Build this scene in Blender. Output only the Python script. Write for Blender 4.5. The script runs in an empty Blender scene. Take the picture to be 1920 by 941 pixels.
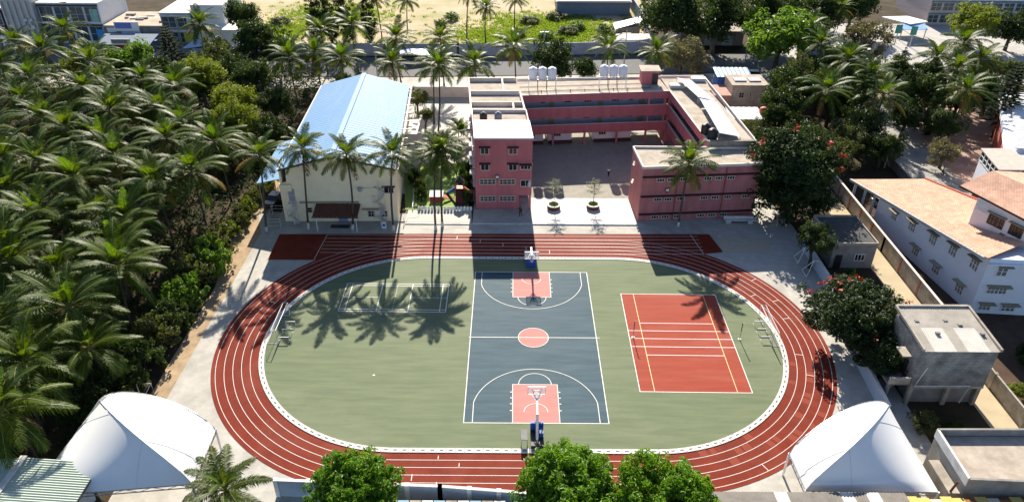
import bpy, bmesh, math, random
from mathutils import Vector, Matrix
R = math.radians
sc = bpy.context.scene
C = sc.collection

# ------------------------------------------------------------------ camera
cd = bpy.data.cameras.new('camera'); cam = bpy.data.objects.new('camera', cd); C.objects.link(cam)
cd.sensor_width = 36.0; cd.lens = 36.0 * 1384.0 / 1920.0; cd.clip_start = 0.5; cd.clip_end = 6000
cam.location = (-2.69, -69.1, 55.4)
cam.rotation_mode = 'XYZ'
cam.matrix_world = (Matrix.Translation((-2.69, -69.1, 55.4)) @ Matrix.Rotation(R(-0.06), 4, 'Z')
                    @ Matrix.Rotation(R(90 - 32.05), 4, 'X') @ Matrix.Rotation(R(-0.42), 4, 'Z').inverted())
sc.camera = cam
# ------------------------------------------------------------------ sky and sun
SUN_EL, SUN_AZ = 31.7, -1.9            # sun stands behind the school, a little to the left
w = bpy.data.worlds.new('World'); sc.world = w; w.use_nodes = True
nt = w.node_tree; nt.nodes.clear()
sky = nt.nodes.new('ShaderNodeTexSky'); sky.sky_type = 'NISHITA'; sky.sun_disc = False
sky.sun_elevation = R(SUN_EL); sky.sun_rotation = R(SUN_AZ); sky.air_density = 0.7; sky.dust_density = 0.8; sky.altitude = 900
bg = nt.nodes.new('ShaderNodeBackground'); bg.inputs['Strength'].default_value = 0.095
ow = nt.nodes.new('ShaderNodeOutputWorld')
nt.links.new(sky.outputs[0], bg.inputs[0]); nt.links.new(bg.outputs[0], ow.inputs[0])
sl = bpy.data.lights.new('sun', 'SUN'); sl.energy = 5.0; sl.angle = R(0.53); sl.color = (1.0, 0.92, 0.79)
so = bpy.data.objects.new('sun', sl); C.objects.link(so)
sv = Vector((math.sin(R(SUN_AZ)) * math.cos(R(SUN_EL)), math.cos(R(SUN_AZ)) * math.cos(R(SUN_EL)), math.sin(R(SUN_EL))))
so.rotation_euler = sv.to_track_quat('Z', 'Y').to_euler(); so.location = (0, 60, 80)
vs = sc.view_settings; vs.view_transform = 'Standard'; vs.look = 'None'; vs.exposure = 1.2; vs.gamma = 1.0
vs.use_curve_mapping = False
sc.render.engine = 'CYCLES'
try:
    sc.cycles.max_bounces = 5; sc.cycles.transparent_max_bounces = 4; sc.cycles.caustics_reflective = False; sc.cycles.caustics_refractive = False
except Exception: pass

# ------------------------------------------------------------------ materials
MATS = {}
def mat(name, c, rough=.85, var=.18, scale=1.5, spec=.3, metal=0.0, bump=0.0, c2=None, dirt=0.0, stretch=None, dscale=.35, wear=None):
    """procedural paint / concrete / earth: two noises vary the colour, an optional larger one lays stains on it"""
    if name in MATS: return MATS[name]
    m = bpy.data.materials.new(name); m.use_nodes = True; t = m.node_tree; n = t.nodes; l = t.links
    b = n['Principled BSDF']; b.inputs['Roughness'].default_value = rough; b.inputs['Metallic'].default_value = metal
    b.inputs['Specular IOR Level'].default_value = spec
    g = n.new('ShaderNodeNewGeometry'); mp = n.new('ShaderNodeMapping'); l.new(g.outputs['Position'], mp.inputs[0])
    if stretch: mp.inputs['Scale'].default_value = stretch
    nz = n.new('ShaderNodeTexNoise'); nz.inputs['Scale'].default_value = scale; nz.inputs['Detail'].default_value = 6
    nz.inputs['Roughness'].default_value = .62
    l.new(mp.outputs[0], nz.inputs['Vector'])
    r = n.new('ShaderNodeValToRGB'); r.color_ramp.elements[0].position = .3; r.color_ramp.elements[1].position = .7
    a = c2 if c2 else [x * (1 - var) for x in c]; d = [min(1, x * (1 + var * .6)) for x in c]
    r.color_ramp.elements[0].color = (*a, 1); r.color_ramp.elements[1].color = (*d, 1)
    l.new(nz.outputs['Fac'], r.inputs['Fac']); col = r.outputs[0]
    if dirt:
        n2 = n.new('ShaderNodeTexNoise'); n2.inputs['Scale'].default_value = dscale; n2.inputs['Detail'].default_value = 8
        n2.inputs['Roughness'].default_value = .7; l.new(g.outputs['Position'], n2.inputs['Vector'])
        r2 = n.new('ShaderNodeValToRGB'); r2.color_ramp.elements[0].position = .42; r2.color_ramp.elements[1].position = .68
        r2.color_ramp.elements[0].color = (0, 0, 0, 1); r2.color_ramp.elements[1].color = (dirt, dirt, dirt, 1)
        l.new(n2.outputs['Fac'], r2.inputs['Fac'])
        mx = n.new('ShaderNodeMix'); mx.data_type = 'RGBA'; l.new(r2.outputs[0], mx.inputs['Factor'])
        l.new(col, mx.inputs['A']); mx.inputs['B'].default_value = (.075, .06, .045, 1); col = mx.outputs['Result']
    if wear:
        wc, ws, wst = wear; w1 = n.new('ShaderNodeMapping'); w1.inputs['Scale'].default_value = wst; l.new(g.outputs['Position'], w1.inputs[0])
        n3 = n.new('ShaderNodeTexNoise'); n3.inputs['Scale'].default_value = ws; n3.inputs['Detail'].default_value = 9; n3.inputs['Roughness'].default_value = .68; n3.inputs['Distortion'].default_value = .6
        l.new(w1.outputs[0], n3.inputs['Vector']); r3 = n.new('ShaderNodeValToRGB'); r3.color_ramp.elements[0].position = .5; r3.color_ramp.elements[1].position = .74
        r3.color_ramp.elements[0].color = (0,0,0,1); r3.color_ramp.elements[1].color = (.55,.55,.55,1); l.new(n3.outputs['Fac'], r3.inputs['Fac'])
        m3 = n.new('ShaderNodeMix'); m3.data_type = 'RGBA'; l.new(r3.outputs[0], m3.inputs['Factor']); l.new(col, m3.inputs['A']); m3.inputs['B'].default_value = (*wc,1); col = m3.outputs['Result']
    l.new(col, b.inputs['Base Color'])
    if bump:
        bp = n.new('ShaderNodeBump'); bp.inputs['Strength'].default_value = bump; bp.inputs['Distance'].default_value = .05
        l.new(nz.outputs['Fac'], bp.inputs['Height']); l.new(bp.outputs[0], b.inputs['Normal'])
    MATS[name] = m; return m

def leaf(name, c1, c2, rough=.42, spec=.5, trans=.35, tcol=None):
    """foliage: each leaf gets its own tone (random per island), shiny upper side, light shining through"""
    m = bpy.data.materials.new(name); m.use_nodes = True; t = m.node_tree; n = t.nodes; l = t.links
    b = n['Principled BSDF']; b.inputs['Roughness'].default_value = rough; b.inputs['Specular IOR Level'].default_value = spec
    g = n.new('ShaderNodeNewGeometry'); oi = n.new('ShaderNodeObjectInfo')
    ad = n.new('ShaderNodeMath'); ad.operation = 'MULTIPLY_ADD'; ad.inputs[1].default_value = .45; 
    l.new(oi.outputs['Random'], ad.inputs[0])
    m2 = n.new('ShaderNodeMath'); m2.operation = 'MULTIPLY'; m2.inputs[1].default_value = .6
    l.new(g.outputs['Random Per Island'], m2.inputs[0]); l.new(m2.outputs[0], ad.inputs[2])
    mx = n.new('ShaderNodeMix'); mx.data_type = 'RGBA'; l.new(ad.outputs[0], mx.inputs['Factor'])
    mx.inputs['A'].default_value = (*c1, 1); mx.inputs['B'].default_value = (*c2, 1)
    l.new(mx.outputs['Result'], b.inputs['Base Color'])
    tr = n.new('ShaderNodeBsdfTranslucent'); tc = n.new('ShaderNodeMix'); tc.data_type = 'RGBA'; tc.blend_type = 'MULTIPLY'
    tc.inputs['Factor'].default_value = 1; l.new(mx.outputs['Result'], tc.inputs['A']); tc.inputs['B'].default_value = (*(tcol or (2.0, 2.1, .7)), 1)
    l.new(tc.outputs['Result'], tr.inputs['Color'])
    ms = n.new('ShaderNodeMixShader'); ms.inputs[0].default_value = trans
    l.new(b.outputs[0], ms.inputs[1]); l.new(tr.outputs[0], ms.inputs[2]); l.new(ms.outputs[0], n['Material Output'].inputs['Surface'])
    MATS[name] = m; return m

def brickmat(name, c1, c2, mortar, w=.42, h=.2, axis='x', rough=.9, lo=.5):
    m = bpy.data.materials.new(name); m.use_nodes = True; t = m.node_tree; n = t.nodes; l = t.links
    b = n['Principled BSDF']; b.inputs['Roughness'].default_value = rough; b.inputs['Specular IOR Level'].default_value = .2
    g = n.new('ShaderNodeNewGeometry'); sp = n.new('ShaderNodeSeparateXYZ'); l.new(g.outputs['Position'], sp.inputs[0])
    ad = n.new('ShaderNodeMath'); ad.operation = 'ADD'; l.new(sp.outputs['X'], ad.inputs[0]); l.new(sp.outputs['Y'], ad.inputs[1])
    cb = n.new('ShaderNodeCombineXYZ'); l.new(ad.outputs[0], cb.inputs['X'])
    l.new(sp.outputs['Z' if axis == 'x' else 'Y'], cb.inputs['Y'])
    if axis == 'flat': l.new(sp.outputs['X'], cb.inputs['X'])
    bt = n.new('ShaderNodeTexBrick'); l.new(cb.outputs[0], bt.inputs['Vector']); bt.inputs['Scale'].default_value = 1
    bt.inputs['Color1'].default_value = (*c1, 1); bt.inputs['Color2'].default_value = (*c2, 1); bt.inputs['Mortar'].default_value = (*mortar, 1)
    bt.inputs['Brick Width'].default_value = w; bt.inputs['Row Height'].default_value = h; bt.inputs['Mortar Size'].default_value = .018
    nz = n.new('ShaderNodeTexNoise'); nz.inputs['Scale'].default_value = .8; nz.inputs['Detail'].default_value = 7; l.new(g.outputs['Position'], nz.inputs['Vector'])
    r = n.new('ShaderNodeValToRGB'); r.color_ramp.elements[0].position = .3; r.color_ramp.elements[1].position = .7
    r.color_ramp.elements[0].color = (lo, lo, lo, 1); r.color_ramp.elements[1].color = (1.15, 1.15, 1.15, 1); l.new(nz.outputs['Fac'], r.inputs[0])
    mx = n.new('ShaderNodeMix'); mx.data_type = 'RGBA'; mx.blend_type = 'MULTIPLY'; mx.inputs['Factor'].default_value = 1
    l.new(bt.outputs['Color'], mx.inputs['A']); l.new(r.outputs[0], mx.inputs['B']); l.new(mx.outputs['Result'], b.inputs['Base Color'])
    bp = n.new('ShaderNodeBump'); bp.inputs['Strength'].default_value = .5; bp.inputs['Distance'].default_value = .02; bp.invert = True
    l.new(bt.outputs['Fac'], bp.inputs['Height']); l.new(bp.outputs[0], b.inputs['Normal'])
    MATS[name] = m; return m

# ------------------------------------------------------------------ mesh helpers
class MB:
    def __init__(s): s.v = []; s.f = []; s.m = []
    def add(s, vs, fs, mi=0):
        o = len(s.v); s.v += [tuple(p) for p in vs]; s.f += [[i + o for i in f] for f in fs]; s.m += [mi] * len(fs); return s
    def box(s, x0, y0, z0, x1, y1, z1, mi=0):
        return s.add([(x0,y0,z0),(x1,y0,z0),(x1,y1,z0),(x0,y1,z0),(x0,y0,z1),(x1,y0,z1),(x1,y1,z1),(x0,y1,z1)],
                     [(3,2,1,0),(4,5,6,7),(0,1,5,4),(1,2,6,5),(2,3,7,6),(3,0,4,7)], mi)
    def prism(s, poly, z0, z1, mi=0):
        n = len(poly); ar = sum(poly[i][0]*poly[(i+1)%n][1]-poly[(i+1)%n][0]*poly[i][1] for i in range(n))
        if ar < 0: poly = poly[::-1]
        zs0 = z0 if isinstance(z0, (list, tuple)) else [z0]*n; zs1 = z1 if isinstance(z1, (list, tuple)) else [z1]*n
        if ar < 0: zs0 = zs0[::-1]; zs1 = zs1[::-1]
        vs = [(p[0],p[1],zs0[i]) for i,p in enumerate(poly)] + [(p[0],p[1],zs1[i]) for i,p in enumerate(poly)]
        fs = [tuple(range(n-1,-1,-1)), tuple(range(n,2*n))] + [(i,(i+1)%n,n+(i+1)%n,n+i) for i in range(n)]
        return s.add(vs, fs, mi)
    def sheet(s, poly, z, mi=0):
        n = len(poly); ar = sum(poly[i][0]*poly[(i+1)%n][1]-poly[(i+1)%n][0]*poly[i][1] for i in range(n))
        if ar < 0: poly = poly[::-1]
        return s.add([(p[0],p[1],z) for p in poly], [tuple(range(n))], mi)
    def strip(s, pts, wd, z, closed=False, mi=0):
        n = len(pts); vs = []
        for i in range(n):
            a = pts[(i-1) % n] if closed or i > 0 else pts[0]; b = pts[(i+1) % n] if closed or i < n-1 else pts[-1]
            dx, dy = b[0]-a[0], b[1]-a[1]; L = math.hypot(dx, dy) or 1; nx, ny = -dy/L*wd/2, dx/L*wd/2
            vs += [(pts[i][0]-nx, pts[i][1]-ny, z), (pts[i][0]+nx, pts[i][1]+ny, z)]
        fs = [(2*i, 2*((i+1) % n), 2*((i+1) % n)+1, 2*i+1) for i in range(n if closed else n-1)]
        return s.add(vs, fs, mi)
    def tube(s, pts, r, n=6, mi=0, cap=True):
        pts = [Vector(p) for p in pts]; rs = r if isinstance(r, (list, tuple)) else [r]*len(pts); vs = []
        for i, p in enumerate(pts):
            d = (pts[min(i+1, len(pts)-1)] - pts[max(i-1, 0)]).normalized()
            a = d.orthogonal().normalized() if abs(d.z) < .9 else Vector((1,0,0)); b = d.cross(a).normalized(); a = b.cross(d).normalized()
            for k in range(n):
                t = 2*math.pi*k/n; vs.append(p + (a*math.cos(t) + b*math.sin(t))*rs[i])
        fs = []
        for i in range(len(pts)-1):
            for k in range(n): fs.append((i*n+k, i*n+(k+1) % n, (i+1)*n+(k+1) % n, (i+1)*n+k))
        if cap: fs += [tuple(range(n-1,-1,-1)), tuple(range((len(pts)-1)*n, len(pts)*n))]
        return s.add(vs, fs, mi)
    def bar(s, a, b, w, h, mi=0):
        """rectangular bar from a to b, w wide (level) and h high"""
        a = Vector(a); b = Vector(b); d = (b-a).normalized(); sd = Vector((0,0,1)).cross(d)
        sd = sd.normalized() if sd.length > 1e-4 else Vector((1,0,0)); u = d.cross(sd).normalized()
        vs = [p + sd*sx*w/2 + u*sz*h/2 for p in (a,b) for sx,sz in ((-1,-1),(1,-1),(1,1),(-1,1))]
        return s.add(vs, [(0,1,2,3),(7,6,5,4),(0,4,5,1),(1,5,6,2),(2,6,7,3),(3,7,4,0)], mi)
    def ball(s, c, r, seg=8, rings=5, mi=0, sz=1.0):
        vs = [(c[0],c[1],c[2]+r*sz)]; 
        for i in range(1, rings):
            t = math.pi*i/rings
            for k in range(seg): p = 2*math.pi*k/seg; vs.append((c[0]+r*math.sin(t)*math.cos(p), c[1]+r*math.sin(t)*math.sin(p), c[2]+r*sz*math.cos(t)))
        vs.append((c[0],c[1],c[2]-r*sz)); fs = [(0,1+k,1+(k+1) % seg) for k in range(seg)]
        for i in range(rings-2):
            for k in range(seg): fs.append((1+i*seg+k, 1+(i+1)*seg+k, 1+(i+1)*seg+(k+1) % seg, 1+i*seg+(k+1) % seg))
        L = len(vs)-1; o = 1+(rings-2)*seg
        fs += [(L, o+(k+1) % seg, o+k) for k in range(seg)]
        return s.add(vs, fs, mi)
    def lathe(s, c, prof, n=16, mi=0):
        vs = []; m = len(prof)
        for r, z in prof:
            for k in range(n): t = 2*math.pi*k/n; vs.append((c[0]+r*math.cos(t), c[1]+r*math.sin(t), c[2]+z))
        fs = [(i*n+k, i*n+(k+1) % n, (i+1)*n+(k+1) % n, (i+1)*n+k) for i in range(m-1) for k in range(n)]
        fs += [tuple(range(n-1,-1,-1)), tuple(range((m-1)*n, m*n))]
        return s.add(vs, fs, mi)
    def mesh(s, name, mats, smooth=False):
        me = bpy.data.meshes.new(name); me.from_pydata(s.v, [], s.f)
        for m in (mats if isinstance(mats, (list, tuple)) else [mats]): me.materials.append(m)
        if any(s.m): me.polygons.foreach_set('material_index', s.m)
        if smooth: me.polygons.foreach_set('use_smooth', [True]*len(s.f))
        me.update(); return me
    def obj(s, name, mats, parent=None, smooth=False):
        return put(s.mesh(name, mats, smooth), name, parent)
def put(me, name, parent=None, loc=None, rz=0.0, scale=None):
    """link a mesh; without loc the vertices are world coordinates, also under a parent standing elsewhere"""
    o = bpy.data.objects.new(name, me); C.objects.link(o)
    if parent: 
        o.parent = parent
        if loc is None:
            L = Vector(parent.location); p = parent.parent
            while p: L += Vector(p.location); p = p.parent
            o.location = -L
        else: o.location = loc
    elif loc is not None: o.location = loc
    o.rotation_euler = (0, 0, rz)
    if scale: o.scale = scale if isinstance(scale, (list, tuple)) else (scale,)*3
    return o
def tag(o, label, cat, group=None):
    o['label'] = label; o['category'] = cat
    if group: o['group'] = group
    return o
def thing(name, label, cat, loc=(0,0,0), rz=0.0, group=None):
    o = bpy.data.objects.new(name, None); C.objects.link(o); o.location = loc; o.rotation_euler = (0,0,rz); o.empty_display_size = .3
    return tag(o, label, cat, group)
def struct(o, kind='structure'): o['kind'] = kind; return o
def copy_tree(o, parent=None):
    c = o.copy(); C.objects.link(c); c.parent = parent
    for ch in list(o.children): copy_tree(ch, c)
    return c
class Wall:
    """frame of a vertical wall face from p0 to p1 seen from outside (left to right); n points outwards"""
    def __init__(s, p0, p1, z=0.0):
        s.p0 = Vector((p0[0], p0[1], z)); d = Vector((p1[0]-p0[0], p1[1]-p0[1], 0)); s.L = d.length; s.d = d.normalized()
        s.n = Vector((s.d.y, -s.d.x, 0)); s.rz = math.atan2(s.d.y, s.d.x)
    def P(s, u, z, out=0.0): return s.p0 + s.d*u + s.n*out + Vector((0,0,z))
    def slab(s, mb, u0, u1, z0, z1, o0, o1, mi=0):
        vs = [s.P(u, z, o) for o in (o1, o0) for u, z in ((u0,z0),(u1,z0),(u1,z1),(u0,z1))]
        return mb.add(vs, [(0,1,2,3),(7,6,5,4),(0,4,5,1),(1,5,6,2),(2,6,7,3),(3,7,4,0)], mi)
WCACHE = {}
def window(parent, W, u, z, w, h, fm, pm, nx=2, nz=1, grill=0, shade=None, shade_d=.6, name='window'):
    """window (frame with mullions) > pane, plus a sunshade slab over it; the frame stands proud of the wall"""
    key = (round(w,2), round(h,2), nx, nz, grill, fm.name, pm.name)
    if key not in WCACHE:
        a = MB(); t = .09
        a.box(-w/2,-.10,0, -w/2+t,.03,h); a.box(w/2-t,-.10,0, w/2,.03,h)
        a.box(-w/2+t,-.10,0, w/2-t,.03,t); a.box(-w/2+t,-.10,h-t, w/2-t,.03,h)
        for i in range(1, nx): x = -w/2 + w*i/nx; a.box(x-.035,-.09,t, x+.035,.02,h-t)
        for i in range(1, nz): y = h*i/nz; a.box(-w/2+t,-.085,y-.03, w/2-t,.015,y+.03)
        for i in range(grill): x = -w/2 + t + (w-2*t)*(i+.5)/grill; a.box(x-.012,-.095,t, x+.012,-.075,h-t)
        p = MB().box(-w/2+t,-.03,t, w/2-t,-.01,h-t)
        WCACHE[key] = (a.mesh('window', fm), p.mesh('pane', pm))
    me, pe = WCACHE[key]; p = W.P(u, z, 0.0)
    o = put(me, name, parent, p - Vector(parent.location), W.rz)
    put(pe, 'pane', o, (0,0,0))
    if shade:
        sm = MB(); W.slab(sm, u-w/2-.2, u+w/2+.2, z+h+.12, z+h+.22, -.05, shade_d); sm.obj('sunshade', shade, parent)
    return o
SHCACHE = {}
# ================================================================== SETTING: ground and sports field
M = {}
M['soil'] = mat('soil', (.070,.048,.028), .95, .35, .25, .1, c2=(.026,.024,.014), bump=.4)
M['dirt'] = mat('dirt', (.40,.29,.18), .95, .25, .8, .1, bump=.3, dirt=.25, dscale=.5)
M['lot'] = mat('lot_earth', (.50,.37,.27), .95, .2, .10, .1, c2=(.27,.27,.11), bump=.3)
M['concrete'] = mat('concrete', (.45,.43,.385), .85, .14, .9, .2, dirt=.32, dscale=.22, wear=((.33,.31,.275),.5,(1,1,1)))
M['paving'] = mat('paving', (.47,.45,.41), .8, .10, 1.2, .3, dirt=.16, dscale=.3)
M['asphalt'] = mat('asphalt', (.12,.12,.12), .9, .2, 2.0, .3, dirt=.2)
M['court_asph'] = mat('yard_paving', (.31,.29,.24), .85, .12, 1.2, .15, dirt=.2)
M['track'] = mat('track_rubber', (.180,.027,.0145), .65, .2, .55, .04, wear=((.235,.068,.045),.16,(1,1,1)), dirt=.12, dscale=.2)
M['track2'] = mat('track_patch', (.235,.050,.030), .65, .1, .8, .05)
M['white_line'] = mat('line_paint', (.72,.69,.63), .7, .14, 3.0, .3)
M['yellow_line'] = mat('yellow_line_paint', (.76,.58,.26), .7, .14, 3.0, .3)
ST = (.22, 1.6, 1)
M['field'] = mat('field_acrylic', (.150,.174,.099), .65, .15, .9, .05, stretch=ST, c2=(.116,.144,.082), wear=((.225,.235,.16),.11,(.5,1.5,1)))
M['blue'] = mat('blue_acrylic', (.060,.098,.118), .62, .2, .9, .05, stretch=ST, c2=(.040,.072,.090), wear=((.10,.135,.15),.2,(.35,1.8,1)))
M['pinkc'] = mat('pink_acrylic', (.48,.205,.18), .65, .1, 1.0, .05, stretch=ST)
M['redc'] = mat('red_acrylic', (.30,.060,.037), .65, .14, .9, .04, stretch=ST, wear=((.36,.12,.085),.2,(.35,1.8,1)))
M['white'] = mat('white_paint', (.78,.77,.74), .6, .06, 2.0, .4)
M['dwhite'] = mat('weathered_white', (.66,.64,.60), .8, .12, 1.2, .3, dirt=.3, dscale=.7)
M['dark'] = mat('dark_slot', (.02,.02,.02), .8, .1)
M['steel'] = mat('galvanised_steel', (.42,.43,.44), .42, .12, 4, .5, metal=.6)
M['black'] = mat('black_paint', (.022,.022,.024), .45, .1, 3, .5)
M['bluepad'] = mat('blue_vinyl', (.02,.085,.38), .38, .12, 3, .5)
M['glass'] = mat('dark_glass', (.018,.022,.028), .12, .2, 1, .6)
M['green_turf'] = mat('garden_turf', (.215,.315,.075), .9, .16, 1.6, .15, bump=.2)

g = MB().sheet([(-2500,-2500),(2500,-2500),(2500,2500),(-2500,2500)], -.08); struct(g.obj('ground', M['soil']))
def surf(name, poly, z, m): return struct(MB().sheet(poly, z).obj(name, m))
surf('vacant_lot', [(-82,111),(34,112.5),(38,190),(-110,190)], -.06, M['lot'])
surf('school_apron', [(-39.4,-24.4),(39.6,-24.4),(39.6,26.9),(38,36),(-8.6,36),(-8.6,27.4),(-18.6,27.4),(-18.6,30),(-41.6,30),(-39.4,24)], -.03, M['concrete'])
surf('dirt_path', [(-41.4,-12),(-39.0,-12),(-39.3,10),(-39.0,18),(-38.6,24),(-39.8,31),(-39.6,60),(-43,60),(-44,40),(-43.2,30),(-43.0,22),(-41.4,10)], -.045, M['dirt'])
surf('school_yard', [(-26,38),(-24,72),(-24,90),(44,92),(42,58),(25,34),(-9,34)], -.035, M['paving'])
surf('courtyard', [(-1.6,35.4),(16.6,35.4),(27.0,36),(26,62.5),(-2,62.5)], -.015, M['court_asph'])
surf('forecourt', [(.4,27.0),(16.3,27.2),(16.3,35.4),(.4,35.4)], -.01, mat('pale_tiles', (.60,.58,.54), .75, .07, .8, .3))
surf('garden_lawn', [(-19.2,31.3),(-9.3,31.3),(-9.9,48),(-21.5,48)], -.012, M['green_turf'])
surf('garden_path', [(-18.7,27.4),(-8.7,27.4),(-8.9,31.2),(-18.7,31.2)], -.011, M['paving'])
surf('pavement', [(-150,84),(-24,86),(48,89),(150,92),(150,101),(48,97.5),(-24,93),(-150,91)], -.05, mat('roadside_paving', (.46,.43,.38), .9, .2, .4, .2, dirt=.3))
surf('road', [(-160,92),(-24,93.6),(48,98),(160,101),(160,118),(60,113),(-24,107.5),(-160,107)], -.04, M['asphalt'])
surf('forecourt_of_shops', [(-160,107.2),(-80,107.2),(-80,124),(-160,124)], -.043, mat('shop_paving', (.20,.20,.20), .9, .2, .6, .2))
surf('side_street', [(63.2,37),(72,28),(74,60),(77,100),(66,99),(64.6,60)], -.05, mat('street_concrete', (.34,.33,.30), .9, .2, .3, .15, dirt=.3))
surf('street_verge', [(72,28),(82,38),(96,76),(100,99),(76.2,99),(73.8,66)], -.052, mat('pink_earth', (.43,.29,.235), .95, .18, .4, .1, dirt=.3))
surf('market_pavement', [(80,101),(160,101.2),(175,141),(90,141),(60,112.6)], -.034, mat('light_slabs', (.42,.40,.37), .85, .15, .5, .25, dirt=.2))
surf('lane', [(46.9,-40),(49.7,-40),(49.7,40),(46.6,40)], -.05, mat('lane_sand', (.50,.41,.27), .95, .18, .7, .1, dirt=.2))
surf('house_yard', [(50.4,-30),(80,-30),(80,30),(50.4,34)], -.055, mat('yard_soil', (.085,.055,.04), .95, .3, .8, .1))
surf('long_jump_pit', [(27.0,19.4),(34.3,19.5),(34.6,23.5),(27.4,23.4)], -.012, mat('sand', (.44,.38,.29), .95, .12, 2, .1, bump=.2))

# running track
CL, CR, YC = -14.0, 11.6, -.15
def oval(r, n=40):
    p = []
    for i in range(n+1): a = -math.pi/2 + math.pi*i/n; p.append((CR + r*math.cos(a), YC + r*math.sin(a)))
    for i in range(n+1): a = math.pi/2 + math.pi*i/n; p.append((CL + r*math.cos(a), YC + r*math.sin(a)))
    return p
tr = MB(); tr.sheet(oval(23.05, 60), .0)
tr.sheet([(-36.4,16.7),(-10,16.7),(-10,24.05),(-36.6,23.6)], .004); tr.sheet([(-10.002,18),(-10,24.05),(26.4,24.4),(27.3,19.5),(20,18)], .0045)
track = struct(tr.obj('running_track', M['track']))
track['label'] = 'red running track around the green field'
for r in (18.85, 19.78, 20.71, 21.64, 22.57):
    MB().strip(oval(r, 60), .052, .010, True).obj('lane_line', M['white_line'], track)
for y in (18.65,19.6,20.55,21.5,22.5,23.45):
    MB().strip([(-29.6,y),(-20,y),(0,y+.02),(15,y+.1),(24.6,y+.28)], .06, .014).obj('lane_line', M['white_line'], track)
for i,(x0,y0,x1,y1) in enumerate([(-30.0,16.8,-29.6,23.5),(24.4,19,23.6,24.2)]): MB().strip([(x0,y0),(x1,y1)], .07, .018).obj('finish_line', M['white_line'], track)
ticks = []
for k,x in enumerate((-12.6,-9.2,-5.9,-2.6,.7)):
    y = 22.5 - .95*k; ticks.append((x+2,y,x+2,y+.9))
for k,x in enumerate((-9.7,-7.6,-12.0,-9.6,-7.2)): 
    y = -18.9 - .93*(k) ; ticks.append((x,y,x,y-.8 if k > 1 else y+.45))
for a,r in ((28,18.85),(22,20.7),(12,19.8),(35,21.6),(-8,18.85),(-18,19.8),(160,19.8),(-62,21.6)):
    c = CR if abs(a) < 90 else CL; A = R(a); ticks.append((c+r*math.cos(A), YC+r*math.sin(A), c+(r+.93)*math.cos(A), YC+(r+.93)*math.sin(A)))
for t in ticks: MB().strip([t[:2], t[2:]], .07, .020).obj('stagger_mark', M['white_line'], track)
rnd = random.Random(4)
for i in range(20):
    A = R(-76 + 3.4*i + rnd.uniform(-.6,.6)); r = 18.0 + .93*rnd.randint(0,4); dA = rnd.uniform(.03,.05)
    pts = [(CR + q*math.cos(b), YC + q*math.sin(b)) for q,b in ((r,A),(r+.75,A),(r+.75,A+dA),(r,A+dA))]
    MB().sheet(pts, .006+i*.00015).obj('repair_patch', M['track2'], track)
# green infield and the slotted drain around it
infield = struct(MB().sheet(oval(17.35, 60), .012).obj('infield', M['field']))
dr = MB(); po, pi_ = oval(17.95, 60), oval(17.33, 60); n = len(po)
dr.add([(p[0],p[1],.022) for p in po] + [(p[0],p[1],.022) for p in pi_], [(i,(i+1) % n,n+(i+1) % n,n+i) for i in range(n)])
drain = struct(dr.obj('drain_channel', mat('drain_concrete', (.30,.29,.27), .85, .12, 2, .3)))
cov = MB(); cov.box(-.43,-.29,.0,.43,.29,.045); cov.box(-.19,-.075,.046,.19,.075,.050,1)
cme = cov.mesh('drain_cover', [mat('cover_concrete', (.64,.62,.57), .8, .1, 3, .3), mat('slot_grey', (.10,.10,.095), .9)])
Rm = 17.64; LS = CR - CL; per = 2*LS + 2*math.pi*Rm; N = int(per/.915)
for i in range(N):
    s = per*i/N
    if s < math.pi*Rm: a = -math.pi/2 + s/Rm; p = (CR+Rm*math.cos(a), YC+Rm*math.sin(a)); rz = a+math.pi/2
    elif s < math.pi*Rm+LS: p = (CR-(s-math.pi*Rm), YC+Rm); rz = 0
    elif s < 2*math.pi*Rm+LS: a = math.pi/2 + (s-math.pi*Rm-LS)/Rm; p = (CL+Rm*math.cos(a), YC+Rm*math.sin(a)); rz = a+math.pi/2
    else: p = (CL+(s-2*math.pi*Rm-LS), YC-Rm); rz = 0
    put(cme, 'drain_cover', drain, (p[0],p[1],.024), rz)

# courts
def court(name, poly, m, z=.016): return struct(MB().sheet(poly, z).obj(name, m))
bc = court('basketball_court', [(-7.5,-14),(7.5,-14),(7.5,14),(-7.5,14)], M['blue'])
for sgn in (1,-1): MB().sheet([(-2.45,sgn*14),(2.45,sgn*14),(2.45,sgn*8.2),(-2.45,sgn*8.2)], .020).obj('key_area', M['pinkc'], bc)
MB().sheet([(1.8*math.cos(i*math.pi/18), 1.8*math.sin(i*math.pi/18)) for i in range(36)], .020).obj('centre_circle', M['pinkc'], bc)
def line(par, pts, closed=False, w=.075, z=.026, m=None, nm='court_line'): return MB().strip(pts, w, z, closed).obj(nm, m or M['white_line'], par)
def arc(cx, cy, r, a0, a1, n=28): return [(cx+r*math.cos(R(a0+(a1-a0)*i/n)), cy+r*math.sin(R(a0+(a1-a0)*i/n))) for i in range(n+1)]
for p in ([(-7.54,14),(7.54,14)],[(-7.54,-14),(7.54,-14)],[(-7.5,-14),(-7.5,14)],[(7.5,-14),(7.5,14)],[(-7.7,0),(7.9,0)]): line(bc, p, w=.09, z=.026 if p[0][1] == p[1][1] else .030)
line(bc, arc(0,0,1.8,0,360)[:-1], True, z=.033)
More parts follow.
